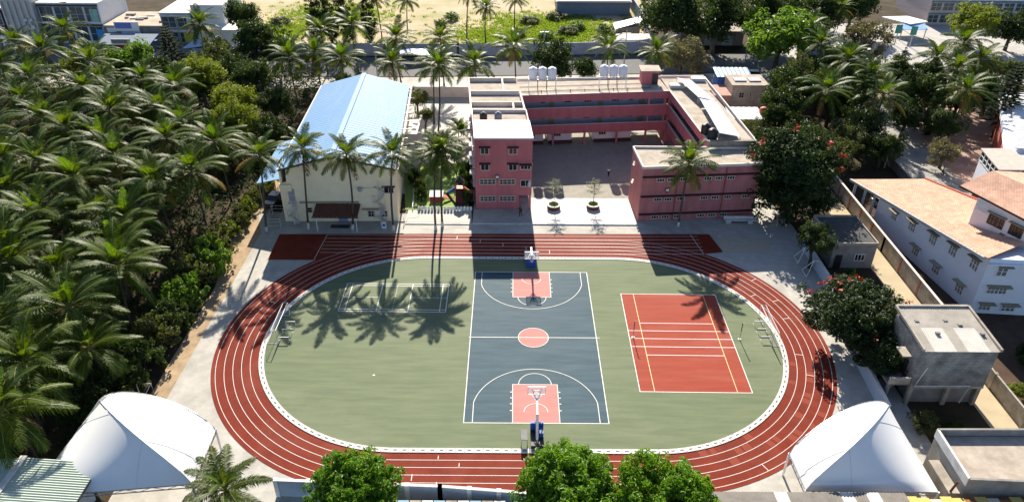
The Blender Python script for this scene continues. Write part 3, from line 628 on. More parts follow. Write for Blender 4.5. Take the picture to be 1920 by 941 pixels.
window(hall, WH, 15.9, 4.7, 1.5, 1.0, M['frame'], M['glass'], 2, 1, 0, M['maroon'], .5); window(hall, WH, 3.9, 1.5, .8, .9, M['frame'], M['glass'], 1, 2)
m = MB(); WH.slab(m, 8.0, 9.4, 0, 2.1, 0, .06); dd = Hh('door', m, mat('blue_door', (.22,.30,.42), .5, .1)); m = MB(); WH.slab(m, 9.2, 9.28, .95, 1.1, .06, .12); m.obj('handle', M['steel'], dd)
m = MB(); WH.slab(m, 2.6, 11.3, 3.15, 3.4, 0, .25); Hh('ledge', m, mat('tan_ledge', (.36,.31,.22), .9, .2)); m = MB(); WH.slab(m, 11.7, 15.0, 2.0, 2.25, 0, .35); Hh('ledge', m, MATS['tan_ledge'])
cn = thing('entrance_canopy', 'dark red sheet canopy on posts at the cream hall entrance', 'canopy', (-28.3,25.9,0))
for k in range(12):
    x0 = -31.7 + k*.55; MB().add([(x0,24.35,2.45),(x0+.55,24.35,2.45),(x0+.55,27.3,3.1),(x0,27.3,3.1),(x0+.27,24.35,2.52),(x0+.27,27.3,3.17)], [(0,4,5,3),(4,1,2,5)]).obj('canopy_sheet', mat('dark_red_sheet', (.085,.024,.02), .5, .15, 2, .4), cn)
MB().bar((-31.8,24.4,2.36),(-25.0,24.4,2.36),.1,.14).obj('front_beam', M['maroon'], cn)
for x in (-31.2,-25.4): MB().tube([(x,24.45,-.03),(x,24.45,2.35)], .06, 7).obj('post', M['white'], cn)
tag(MB().box(-29.6,25.5,-.02,-26.8,26.4,.03).obj('door_mat', M['black']), 'black door mat under the dark red canopy', 'door mat')
# spiral stairs on the front of the hall
def spiral(x, y, h, turns, label, r=.95, n=34):
    T = thing('spiral_staircase', label, 'spiral staircase', (x,y,0))
    MB().tube([(x,y,-.03),(x,y,h+.9)], .07, 8).obj('centre_pole', M['dwhite'], T)
    rail = []
    for i in range(n):
        a0 = 2*math.pi*turns*i/n; a1 = a0 + 2*math.pi*turns/n*1.15; z = h*(i+1)/n
        MB().prism([(x+.06*math.cos(a0),y+.06*math.sin(a0)),(x+r*math.cos(a0),y+r*math.sin(a0)),(x+r*math.cos(a1),y+r*math.sin(a1)),(x+.06*math.cos(a1),y+.06*math.sin(a1))], z-.05, z).obj('step', M['dwhite'], T)
        if i % 2 == 0: MB().tube([(x+r*math.cos(a0),y+r*math.sin(a0),z),(x+r*math.cos(a0),y+r*math.sin(a0),z+.9)], .02, 4).obj('baluster', M['dwhite'], T)
        rail.append((x+r*math.cos(a0),y+r*math.sin(a0),z+.9))
    MB().tube(rail, .03, 5).obj('handrail', M['dwhite'], T)
spiral(-22.2,26.6,6.0,2.4,'tall white spiral staircase at the right end of the cream hall front'); spiral(-35.1,26.5,3.1,1.2,'short white spiral staircase at the left end of the cream hall front', .8, 20)
T = thing('wall_fan', 'round grey fan on a rod on the cream hall front', 'wall fan', WH.P(11.8,5.6,0)); m = MB(); m.tube([WH.P(11.0+.8,5.6,.05),WH.P(11.8,5.6,.5)], .04, 5); m.obj('arm', M['steel'], T)
p = WH.P(11.8,5.6,.55); MB().ball(p, .36, 12, 8).obj('cage', M['steel'], T); m = MB(); m.tube([WH.P(12.1,5.62,.1),WH.P(13.9,5.62,.1)], .03, 5); m.obj('cable_rod', M['steel'], T)
T = thing('notice_sign', 'small white folding sign at the foot of the spiral stairs', 'sign', (-21.6,25.6,0))
MB().add([(-21.95,25.45,0),(-21.25,25.45,0),(-21.3,25.6,1.0),(-21.9,25.6,1.0)], [(0,1,2,3)]).obj('front_panel', M['white'], T); MB().add([(-21.95,25.85,0),(-21.9,25.62,1.0),(-21.3,25.62,1.0),(-21.25,25.85,0)], [(0,1,2,3)]).obj('rear_panel', M['white'], T)
MB().add([(-21.82,25.49,.3),(-21.38,25.49,.3),(-21.4,25.55,.7),(-21.8,25.55,.7)], [(0,1,2,3)]).obj('print', M['bluepad'], T)
# steel cage left of the hall
T = thing('equipment_cage', 'white tube cage at the left corner of the cream hall', 'cage', (-37.8,27.5,0)); m = []
for a_ in ((-39.0,25.3),(-36.9,25.5),(-39.2,29.5),(-37.2,29.5)): MB().tube([(*a_,-.03),(*a_,1.5)], .04, 6).obj('post', M['dwhite'], T)
for a_,b_ in (((-39.0,25.3),(-36.9,25.5)),((-36.9,25.5),(-37.2,29.5)),((-37.2,29.5),(-39.2,29.5)),((-39.2,29.5),(-39.0,25.3))):
    for z in (.35,.95,1.48): MB().tube([(*a_,z),(*b_,z)], .03, 5).obj('rail', M['dwhite'], T)
T = thing('handrail', 'bent black handrail beside the garden path', 'handrail', (-18.4,29,0))
MB().tube([(-18.8,26.9,0),(-18.8,26.9,1.0),(-18.5,30.2,1.05),(-16.9,30.6,1.05),(-16.9,30.6,0)], .035, 6).obj('rail', M['black'], T)
# garden: white picket fence, hedge arches, inflatables
fe = thing('picket_fence', 'low white picket fence along the front of the garden lawn', 'fence', (-13.5,31.1,0))
for i in range(17): x = -17.0 + i*.5; MB().box(x-.17,31.05,-.03,x+.17,31.1,.62).box(x-.1,31.05,.62,x+.1,31.1,.72).obj('picket', M['white'], fe)
for z in (.15,.45): MB().box(-17.2,31.11,z,-8.8,31.15,z+.07).obj('rail', M['white'], fe)
f2 = thing('picket_fence', 'white picket fence running back along the hall side of the lawn', 'fence', (-19,36,0))
for i in range(24): y = 31.3+i*.5; x = -18.0-.16*(y-31.3)*.5; MB().box(x,y-.17,-.03,x+.05,y+.17,.62).obj('picket', M['white'], f2)
for z in (.15,.45): MB().bar((-18.05,31.2,z),(-19.05,43.2,z),.04,.07).obj('rail', M['white'], f2)
T = thing('inflatable_slide', 'black and orange playground climber with blue arm on the lawn', 'play equipment', (-10.9,33.6,0))
o_ = mat('orange_vinyl', (.55,.10,.025), .5, .12); k_ = M['black']
MB().prism([(-11.5,32.7),(-10.3,32.7),(-10.3,35.0),(-11.5,35.0)], [.25,.25,1.9,1.9], [.45,.45,2.1,2.1]).obj('slide', mat('dark_red_vinyl', (.11,.02,.018), .5, .15), T)
MB().box(-11.6,34.6,1.9,-10.2,35.6,2.0).obj('deck', o_, T)
for x in (-11.5,-10.3):
    for y in (34.7,35.5): MB().tube([(x,y,-.02),(x,y,3.0)], .07, 6).obj('post', o_, T)
MB().add([(-11.7,34.5,3.0),(-10.1,34.5,3.0),(-10.1,35.7,3.0),(-11.7,35.7,3.0),(-10.9,35.1,3.9)], [(0,1,4),(1,2,4),(2,3,4),(3,0,4)]).obj('canopy', k_, T)
for sx,mm in ((-1,M['bluepad']),(1,o_)):
    MB().tube([(-10.9+sx*.65,35.0,2.0),(-10.9+sx*2.0,33.9,1.5)], .22, 8).obj('arm', mm, T); MB().tube([(-10.9+sx*2.0,33.9,1.5),(-10.9+sx*.5,32.4,.2)], .22, 8).obj('lower_arm', k_, T)
MB().box(-11.6,32.2,-.02,-10.2,32.7,.3).obj('base', k_, T)
T = thing('play_house', 'small low play structure with red side and white roof on the lawn', 'play equipment', (-14.3,34.4,0))
MB().box(-15.6,33.9,-.02,-13.6,35.2,.9).obj('body', mat('red_vinyl', (.30,.035,.03), .5, .15), T); MB().add([(-15.7,33.8,.9),(-13.5,33.8,.9),(-13.5,35.3,1.3),(-15.7,35.3,1.3)], [(0,1,2,3)]).obj('roof', M['white'], T)
MB().add([(-13.5,34.0,.8),(-11.9,34.3,.06),(-11.9,35.0,.06),(-13.5,35.0,.8)], [(0,1,2,3)]).obj('slide', o_, T)
# people
def person(x, y, rz, label, shirt, trous, h=1.72, stride=.12):
    T = thing('person', label, 'person', (x,y,0), rz)
    k = h/1.72
    def skin(nm, pts, edges, rad, m, par):
        me = bpy.data.meshes.new(nm); me.from_pydata([tuple(k*c for c in p) for p in pts], edges, []); me.materials.append(m)
        o = put(me, nm, par, (0,0,0)); md = o.modifiers.new('skin', 'SKIN'); md.use_smooth_shade = True
        for i, r_ in enumerate(rad): me.skin_vertices[0].data[i].radius = (r_*k, r_*k*.85)
        me.skin_vertices[0].data[0].use_root = True; o.modifiers.new('sub', 'SUBSURF').levels = 1; o.modifiers['sub'].render_levels = 1; return o
    sk = mat('skin', (.20,.105,.065), .6, .08); s = stride
    pts = [(0,0,.95),(0,0,1.2),(0,0,1.42),(0,0,1.52),(0,-.02,1.64),(-.19,0,1.42),(-.25,.03,1.16),(-.24,-.06,.92),(.19,0,1.42),(.25,.03,1.16),(.24,-.06,.92),(-.1,0,.88),(-.11,-s*.6,.5),(-.11,-s,.07),(.1,0,.88),(.11,s*.5,.5),(.11,s,.07),(-.11,-s-.14,.04),(.11,s-.14,.04)]
    ed = [(0,1),(1,2),(2,3),(3,4),(2,5),(5,6),(6,7),(2,8),(8,9),(9,10),(0,11),(11,12),(12,13),(0,14),(14,15),(15,16),(13,17),(16,18)]
    rad = [.12,.13,.12,.055,.10,.055,.045,.035,.055,.045,.035,.08,.06,.045,.08,.06,.045,.04,.04]
    body = skin('body', pts, ed, rad, sk, T)
    skin('shirt', [pts[i] for i in (0,1,2,5,6,8,9)], [(0,1),(1,2),(2,3),(3,4),(2,5),(5,6)], [.15,.155,.14,.075,.068,.075,.068], shirt, T)
    skin('trousers', [pts[i] for i in (0,11,12,13,14,15,16)], [(0,1),(1,2),(2,3),(0,4),(4,5),(5,6)], [.14,.10,.08,.062,.10,.08,.062], trous, T)
    put(MB().ball((0,.015*k,1.68*k), .112*k, 10, 7).mesh('hair', M['black'], True), 'hair', T, (0,0,0))
dkc = mat('dark_cloth', (.018,.018,.022), .9, .2, 5, .2)
person(13.6,43.2,.4,'person in a white shirt and dark trousers standing in the shaded courtyard', mat('white_cloth', (.72,.72,.74), .85, .05), dkc)
person(-1.35,29.3,2.7,'person in dark clothes walking in the shade by the pink front wing', dkc, dkc, 1.72, .2)
person(70.6,44.6,.8,'person in a light blue shirt walking on the street behind the tiled house', mat('blue_cloth', (.16,.26,.55), .85, .1), dkc, 1.7, .2)
# ================================================================== VEGETATION
# ---- coconut palms: trunk + single fronds (shared frond meshes), flower/nut bunch
L_G = leaf('palm_leaf', (.024,.054,.006), (.082,.114,.012), .5, .13, .36, (2.6,2.5,.42))
L_Y = leaf('palm_leaf_young', (.050,.105,.012), (.095,.155,.018), .45, .18, .36, (2.1,2.1,.5))
L_O = leaf('palm_leaf_old', (.15,.15,.02), (.30,.19,.025), .55, .3, .40, (1.5,1.2,.5))
L_D = leaf('palm_leaf_dry', (.13,.085,.035), (.09,.06,.028), .7, .15, .2, (1.2,1.1,.8))
RACH = mat('frond_rib', (.16,.17,.05), .5, .2, 4, .4)
BARK = mat('palm_bark', (.095,.078,.06), .95, .3, 3.0, .15, stretch=(1,1,5), bump=.5)
NUT = mat('coconut_husk', (.20,.17,.035), .55, .25, 5, .4)
def frond_mesh(seed, e0, e1, L=5.0, m=None, nl=42, droop=.55, ragged=.0):
    nl = int(nl*1.3); droop *= 1.35
    """rib arching from elevation e0 to e1 (degrees) and two combs of narrow leaflets hanging off it"""
    rd = random.Random(seed); N = 14; pts = []; p = Vector((0,0,0)); tw = rd.uniform(-.12,.12)
    for i in range(N+1):
        pts.append(p.copy()); t = i/N; e = R(e0 + (e1-e0)*t**1.25); az = tw*t
        p = p + Vector((math.cos(e)*math.cos(az), math.cos(e)*math.sin(az), math.sin(e)))*(L/N)
    mb = MB(); mb.tube(pts, [.055*(1-.85*i/N)+.008 for i in range(N+1)], 4, 0)
    roll = rd.uniform(-.5,.5)
    for i in range(nl):
        t = .14 + .86*(i+.5)/nl; f = t*N; k = min(int(f), N-1); q = pts[k].lerp(pts[k+1], f-k); d = (pts[k+1]-pts[k]).normalized()
        side0 = Vector((0,0,1)).cross(d)
        side0 = side0.normalized() if side0.length > .05 else Vector((0,1,0)); up = d.cross(side0).normalized()
        ln = L*.225*(math.sin(math.pi*min(1,(t*.92+.10)))**.6)*rd.uniform(.74,1.14)
        for s in (-1,1):
            if rd.random() < ragged: continue
            a = rd.uniform(.42,.62) + .25*t; ca, sa = math.cos(roll*.5), math.sin(roll*.5)
            sv_ = side0*s*ca + up*sa*s*.6; v0 = (sv_*math.cos(a) + d*math.sin(a) + up*.20).normalized()
            dr = droop*rd.uniform(.7,1.3); w_ = .046*rd.uniform(.8,1.25)
            m1 = q + v0*ln*.5 + Vector((0,0,-dr*ln*.12)); e_ = q + v0*ln*.93 + Vector((0,0,-dr*ln*.55))
            wv = d*w_
            o = len(mb.v); mb.v += [tuple(q-wv*.6), tuple(q+wv*.6), tuple(m1+wv), tuple(m1-wv), tuple(e_)]
            mb.f += [[o,o+1,o+2,o+3],[o+3,o+2,o+4]]; mb.m += [1,1]
    return mb.mesh('frond', [RACH, m or L_G])
FR = {'spear':[frond_mesh(1,82,60,3.2,L_Y,34,.25), frond_mesh(2,78,40,3.6,L_Y,36,.3)],
      'up':[frond_mesh(10+i,68,-4+6*i,5.0,L_G,44,.4) for i in range(3)],
      'mid':[frond_mesh(20+i,44,-34+6*i,5.2,L_G,46,.55) for i in range(4)],
      'low':[frond_mesh(30+i,14,-58+7*i,5.2,L_G,46,.75) for i in range(4)],
      'hang':[frond_mesh(40+i,-18,-80+4*i,4.7,L_G,42,.9,.06) for i in range(3)],
      'old':[frond_mesh(50+i,-6,-66,4.7,L_O,42,.9,.08) for i in range(2)],
      'dry':[frond_mesh(60+i,-40,-86,4.0,L_D,34,1.0,.3) for i in range(2)]}
nb = MB()
rdn = random.Random(3)
for i in range(15): 
    a_ = rdn.uniform(0,6.28); r_ = rdn.uniform(.22,.5); nb.ball((r_*math.cos(a_), r_*math.sin(a_), -.35-rdn.uniform(0,.5)), .13, 6, 4, 0, 1.15)
NUTS = nb.mesh('coconuts', NUT, True)
def palm(base, top, s, seed, label, group, old=1, dens=1.0, name='coconut_palm'):
    rd = random.Random(seed); T = thing(name, label, 'palm tree', (base[0],base[1],-.03), group=group)
    b = Vector((base[0],base[1],-.1)); t = Vector(top); H = t.z; N = 9; pts = []
    bow = Vector((rd.uniform(-.35,.35), rd.uniform(-.3,.3), 0))
    for i in range(N+1):
        k = i/N; pts.append(b.lerp(t, k) + bow*math.sin(math.pi*k) )
    MB().tube(pts, [.24 if i == 0 else .165-.055*i/N for i in range(N+1)], 8).obj('trunk', BARK, T, True)
    if abs(t.y) < 40 and base[0] > -40 and base[1] > 20 and base[1] < 30:
        q = pts[0].lerp(pts[1], .75); MB().tube([b, q], [.26,.185], 8).obj('whitewash', M['dwhite'], T, True)
    c = t - Vector((base[0],base[1],-.03)); az0 = rd.uniform(0,6.28); gold = 2.39996; n = 0
    def ring(kind, cnt):
        nonlocal n
        for _ in range(max(1, round(cnt*dens))):
            o = bpy.data.objects.new('frond', rd.choice(FR[kind])); C.objects.link(o); o.parent = T
            o.location = c + Vector((0,0,{'spear':.1,'up':.05,'mid':0,'low':-.08,'hang':-.16,'old':-.2,'dry':-.25}[kind]))
            o.rotation_euler = (rd.uniform(-.07,.07), rd.uniform(-.1,.1), az0 + n*gold + rd.uniform(-.2,.2)); k = s*rd.uniform(.88,1.14); o.scale = (k,k*rd.choice((-1,1)) if False else k,k); n += 1
    ring('spear', 1); ring('up', 5); ring('mid', 7); ring('low', 7); ring('hang', 5)
    if old: ring('old', old)
    if rd.random() < .6: ring('dry', rd.choice((1,2,3)))
    o = put(NUTS, 'coconuts', T, c, rd.uniform(0,6)); o.scale = (s,s,s)
    return T
GROVE=[(-95.7,75.1,11.0,1.15),(-84.5,71.8,10.0,1.10),(-100.6,92.6,10.0,1.00),(-105.8,83.0,10.0,1.00),(-101.3,70.4,10.0,1.00),(-74.8,102.6,9.0,1.10),(-86.6,51.4,10.0,1.00),(-78.2,42.6,10.0,1.10),(-69.2,46.3,10.0,1.10),(-62.9,58.0,10.0,1.10),(-62.1,48.6,9.5,1.10),(-55.2,34.9,10.0,1.10),(-47.5,33.6,10.0,1.10),(-60.2,28.7,10.0,1.15),(-72.4,38.7,10.0,1.00),(-62.3,21.2,10.0,1.25),(-70.6,27.2,9.5,1.10),(-50.9,19.8,10.0,1.20),(-47.0,23.2,10.2,1.10),(-75.5,27.5,10.0,1.10),(-71.1,19.9,9.0,1.00),(-63.1,12.6,9.0,1.20),(-51.3,12.1,9.0,1.15),(-50.7,7.1,8.5,1.15),(-62.6,5.5,9.0,1.20),(-47.5,1.1,9.0,1.15),(-49.0,-6.9,9.0,1.20),(-60.1,1.8,9.0,1.20),(-49.1,-15.0,8.5,1.15),(-55.0,-9.9,9.0,1.20),(-48.3,-20.9,8.0,1.10),
(-91.5,62.5,10,1.0),(-79.5,58.0,9.6,1.0),(-72.0,53.5,9.3,1.0),(-84.0,37.5,9.5,1.05),(-66.0,36.0,9.4,1.05),(-56.0,43.0,9.2,1.0),(-67.5,15.5,7.6,.95),(-57.0,15.0,7.8,1.0),(-56.0,3.0,7.4,1.0),(-55.0,26.0,8.0,.95),(-80.0,65.0,8.8,.95),(-73.0,67.0,8.2,.9),(-90.5,44.5,8.4,.95),(-54.5,-3.2,7.0,1.0),(-67.0,8.5,7.6,.95),(-45.6,-10.8,6.8,.9),(-88.0,79.5,8.6,.95),(-65.5,52.5,8.2,.9),(-79.0,31.5,8.4,.95),(-52.5,-17.5,6.8,1.0)]
rows = [(60,200,'farthest row by the shops'),(44,60,'row beside the hall back'),(32,44,'row beside the hall middle'),(24,32,'row beside the hall front'),(14,24,'row beside the track top'),(4,14,'row beside the upper bend'),(-8,4,'row beside mid track'),(-60,-8,'nearest row above the tent')]
ordn = ['first','second','third','fourth','fifth','sixth','seventh','eighth','ninth','tenth','eleventh','twelfth','thirteenth','fourteenth','fifteenth']
sd = 100
for y0,y1,rn in rows:
    inr = sorted([g_ for g_ in GROVE if y0 <= g_[1] < y1], key=lambda g_: g_[0])
    for k,(x,y,z,s) in enumerate(inr):
        sd += 1; rd = random.Random(sd)
        palm((x+rd.uniform(-1,1), y+rd.uniform(-.8,.8)), (x,y,z), s, sd, 'coconut palm in the grove, %s from the left in the %s' % (ordn[k], rn), 'coconut palms of the left grove', rd.choice((0,1,2,2,3)))
front = [(-38.7,24.2,-37.7,24.7,12.0,'leftmost palm of the row before the cream hall, beside the dirt path'),(-32.8,25.3,-31.9,25.7,12.6,'palm before the left part of the cream hall'),(-26.2,25.1,-25.8,25.2,11.9,'palm before the dark red hall canopy'),
 (-20.1,24.9,-19.3,25.0,12.2,'palm before the right corner of the cream hall'),(-13.9,25.1,-13.2,25.2,12.1,'left one of the palm pair before the garden lawn'),(-13.0,26.1,-12.4,26.3,12.4,'right one of the palm pair before the garden lawn'),(22.3,26.7,22.5,26.7,10.3,'lone palm before the low pink block')]
for k,(x,y,tx,ty,z,lab) in enumerate(front): palm((x,y),(tx,ty,z), .86 if k < 6 else .95, 300+k, lab, 'palms along the top of the track', (1,1,2,1,0,1,1)[k])
BACK=[(-47.0,75.0,10.0,1.10,'large palm at the far left of the hall roof'),(-43.0,79.5,9.5,1.00,'palm second to the left behind the hall'),(-45.2,94.5,10.0,1.00,'palm by the road left of the cypress clump'),(-36.5,74.5,10.0,1.05,'palm just behind the left end of the hall roof'),(-38.2,95.2,11.0,1.10,'palm by the road in front of the cypress clump'),(-27.7,88.7,10.0,1.05,'palm left of the blue tarpaulin'),(-26.7,75.5,9.0,.95,'palm behind the right end of the hall roof'),(-18.1,87.2,10.5,.95,'palm right of the blue tarpaulin'),(-10.1,71.8,10.0,1.05,'palm behind the left school range'),(-2.5,79.8,11.0,1.05,'palm left of the dark round tree behind the school'),(17.3,82.9,10.0,1.00,'palm behind the right row of roof tanks'),(26.8,80.6,10.0,1.00,'palm behind the pink roof room')]
for k,(x,y,z,s,lab) in enumerate(BACK): palm((x+.4,y+.3),(x,y,z), s, 400+k, lab, 'palms behind the school', k % 2)
TALL=[(-9.6,120.2,-9.4,120.3,8.9,'tall palm in the dry lot with a thick crown'),(-14.5,120.1,-13.7,120.3,12.2,'tall thin palm whose crown leaves the picture'),(-30.9,129.5,-30.5,129.7,8.2,'palm in the dry lot beyond the cypress clump'),(-36.6,122.4,-37.3,122.1,10.3,'leaning palm beside the cypress clump'),(-2.2,130.3,-2.1,130.2,8.6,'palm at the edge of the green patch of the lot'),(-17.9,65.9,-17.5,66.0,12.0,'left one of two tall palms between hall and school'),(-16.7,61.2,-16.0,61.3,13.0,'right one of two tall palms between hall and school')]
for k,(x,y,tx,ty,z,lab) in enumerate(TALL): palm((x,y),(tx,ty,z), .9 if k > 4 else .8, 440+k, lab, 'tall palms', 1)
RIGHT=[(54.1,59.5,9.5,1.15,'large palm above the red flowering tree'),(64.2,76.1,10.0,1.10,'palm in the right clump behind the large palm'),(63.3,57.0,9.5,1.10,'palm at the street left of the two leaning trunks'),(66.0,68.6,9.5,1.00,'palm in the middle of the right clump'),(65.0,100.3,10.0,1.00,'palm beside the bright green tree at the top'),(93.3,87.7,10.0,1.10,'palm in front of the market pavement'),(85.3,82.3,9.0,1.00,'yellowish palm left of the market pavement palm'),(85.1,73.7,9.0,1.00,'palm in the far right clump, lower one'),(80.5,61.4,9.0,1.10,'palm with leaning trunk left of the tall pine'),(93.2,80.0,9.0,1.00,'palm just left of the tall pine tip'),(62.7,87.0,10.0,1.00,'palm at the left rim of the right clump'),(80.1,121.6,9.0,.90,'small palm at the top edge right of the dark trees')]
for k,(x,y,z,s,lab) in enumerate(RIGHT): palm((x+1.2*math.sin(k*2.1),y-.8),(x,y,z), s, 470+k, lab, 'palms in the right clump', k % 3)
palm((-26.6,-26.2),(-27.0,-26.5,4.4), .82, 500, 'small palm at the bottom edge beside the left tent', 'palms along the top of the track' if False else 'lone palms', 0)
# areca palms and shrubs in the garden
def areca(x, y, h, label, seed):
    rd = random.Random(seed); T = thing('areca_palm', label, 'palm', (x,y,-.03), group='garden palms between hall and school')
    for k in range(5):
        a_ = 6.28*k/5; MB().tube([(x+.1*math.cos(a_),y+.1*math.sin(a_),-.05),(x+.5*math.cos(a_),y+.5*math.sin(a_),h*.55)], .05, 5).obj('stem', mat('areca_stem', (.12,.16,.05), .7, .2), T)
        for j in range(5):
            o = bpy.data.objects.new('frond', rd.choice(FR['up']+FR['mid'][:2]+FR['spear'])); C.objects.link(o); o.parent = T; o.location = (.5*math.cos(a_),.5*math.sin(a_),h*.55)
            o.rotation_euler = (0,0,a_+j*1.26+rd.uniform(-.3,.3)); kk = rd.uniform(.38,.5)*h/4; o.scale = (kk,kk,kk)
for i,(x,y,h,lab) in enumerate([(-22.4,73.0,4.6,'bright feathery palm at the back corner of the hall'),(-20.4,72.0,4.0,'bright feathery palm right of the hall back corner'),(-11.9,53.5,6.2,'slender dark feathery palm beside the left school range'),(-12.2,46.0,4.0,'short feathery palm beside the left school range'),(-21.6,47.5,3.2,'feathery palm between hall balcony and lawn'),(-11.6,41.5,3.0,'small feathery palm in the hedge by the lawn')]): areca(x,y,h,lab,520+i)

# ---- broad-leaved crowns
def crown_mesh(name, seed, rx, ry, rz, nclump, nleaf, ls, m, flat=0.0, cr=.26, fill=.35, low=-.75, lobes=0):
    """leaf clumps spread over and inside an uneven ellipsoid; every leaf is a bent diamond of its own"""
    rd = random.Random(seed); mb = MB(); ns = [(rd.uniform(-1,1), rd.uniform(-1,1), rd.uniform(-.6,1), rd.uniform(.75,1.2)) for _ in range(9)]
    LB = []
    for q in range(lobes):
        d = Vector((rd.gauss(0,1), rd.gauss(0,1), rd.gauss(.25,.9))).normalized(); d.z = max(d.z, -.45 if low > -.9 else -.95); LB.append((d*rd.uniform(.42,.66), rd.uniform(.32,.52)))
    i = 0
    while i < nclump:
        d = Vector((rd.gauss(0,1), rd.gauss(0,1), rd.gauss(0,1))).normalized()
        if d.z < low: continue
        i += 1
        k = .8
        for a_,b_,c_,g_ in ns:
            q = max(0, d.dot(Vector((a_,b_,c_)).normalized())-.6)/.4; k = max(k, .8+(g_-.8)*q) if g_ > .8 else k - (.8-g_)*q*.6
        r_ = k * (rd.uniform(.80,1.04) if rd.random() > fill else rd.uniform(.35,.8))
        c = Vector((d.x*rx*r_, d.y*ry*r_, d.z*rz*r_))
        if LB and rd.random() > .12:
            lc, lr = rd.choice(LB); q = lc + d*lr*(rd.uniform(.82,1.05) if rd.random() > fill else rd.uniform(.4,.8)); c = Vector((q.x*rx, q.y*ry, q.z*rz))
        cs = cr*min(rx,rz)*rd.uniform(.6,1.25)
        for _ in range(nleaf):
            o_ = Vector((rd.gauss(0,1), rd.gauss(0,1), rd.gauss(0,.75))); o_ = o_.normalized()*cs*rd.uniform(.35,1.0)**.6
            p = c + o_; n_ = (o_.normalized()*1.0 + Vector((0,0,.55)) + Vector((rd.uniform(-.7,.7), rd.uniform(-.7,.7), rd.uniform(-.5,.5)))).normalized()
            a_ = n_.orthogonal().normalized(); a_.rotate(Matrix.Rotation(rd.uniform(0,6.28), 3, n_)); b_ = n_.cross(a_)
            l_ = ls*rd.uniform(.7,1.3); w_ = l_*rd.uniform(.36,.5); dz = n_*(-l_*.12)
            o = len(mb.v); mb.v += [tuple(p-a_*l_*.5+dz), tuple(p+b_*w_*.5), tuple(p+a_*l_*.5+dz), tuple(p-b_*w_*.5)]
            mb.f += [[o,o+1,o+2],[o,o+2,o+3]]; mb.m += [0,0]
    return mb.mesh(name, m)
LF = {'bright':leaf('leaf_bright', (.055,.110,.012), (.115,.19,.024), .5, .25, .34), 'dark':leaf('leaf_dark', (.018,.034,.010), (.050,.076,.018), .55, .18, .25), 'lime':leaf('leaf_lime', (.085,.115,.012), (.17,.19,.025), .5, .25, .38),
      'olive':leaf('leaf_olive', (.050,.064,.020), (.105,.115,.042), .6, .2, .28), 'brown':leaf('leaf_brown', (.085,.075,.04), (.19,.165,.10), .6, .25, .2), 'mango':leaf('leaf_mango', (.062,.140,.008), (.150,.262,.016), .46, .22, .38),
      'needle':leaf('leaf_pine', (.012,.028,.011), (.030,.050,.016), .8, .05, .12), 'tulip':leaf('leaf_tulip', (.014,.030,.010), (.044,.066,.022), .55, .12, .2)}
RED = leaf('flower_red', (.28,.022,.014), (.40,.04,.02), .5, .2, .2, (1.3,.8,.7)); TRK = mat('tree_bark', (.085,.065,.05), .95, .3, 4, .15, bump=.5); TRKL = mat('pale_bark', (.22,.19,.15), .95, .25, 4, .15, bump=.4)
CM = {'bright':[crown_mesh('crown', 1, 1,1,.85, 110, 42, .135, LF['bright'], lobes=11), crown_mesh('crown', 2, 1,1,.9, 110, 42, .13, LF['bright'], lobes=11)],
      'dark':[crown_mesh('crown', 3, 1,1,.9, 150, 44, .115, LF['dark'], lobes=12), crown_mesh('crown', 4, 1,1,.95, 150, 44, .115, LF['dark'], lobes=12), crown_mesh('crown', 5, 1.05,1,.85, 150, 44, .12, LF['dark'], lobes=12)],
      'lime':[crown_mesh('crown', 6, 1,1,.85, 150, 44, .105, LF['lime'], lobes=10), crown_mesh('crown', 7, 1,1,.8, 150, 44, .105, LF['lime'], lobes=10)],
      'olive':[crown_mesh('crown', 8, 1,1,.75, 110, 40, .11, LF['olive'], lobes=10), crown_mesh('crown', 9, 1,1,.8, 110, 40, .11, LF['olive'], lobes=10)],
      'brown':[crown_mesh('crown', 10, 1,1,.85, 105, 38, .12, LF['brown'])],
      'mango':[crown_mesh('crown', 11, 1,1,.9, 620, 48, .084, LF['mango'], cr=.135, fill=.3, lobes=14), crown_mesh('crown', 12, 1,1,.88, 620, 48, .084, LF['mango'], cr=.13, fill=.3, lobes=14), crown_mesh('crown', 19, 1,1,.92, 620, 48, .084, LF['mango'], cr=.14, fill=.3, lobes=14)],
      'tulip':[crown_mesh('crown', 13, 1,1,1.0, 680, 44, .084, LF['tulip'], cr=.17, fill=.35, low=-.95, lobes=26)], 'tulip2':[crown_mesh('crown', 14, 1,1,.8, 480, 40, .08, LF['tulip'], cr=.16, fill=.4, low=-.9, lobes=20)],
      'ivy':[crown_mesh('crown', 15, .8,.8,1.8, 150, 40, .12, LF['olive'], fill=.3, low=-1)], 'cyp':[crown_mesh('crown', 16, .62,.62,2.3, 190, 44, .10, LF['needle'], fill=.3, low=-1, cr=.3)]}
nC = 26; fm = MB(); rdn = random.Random(8)
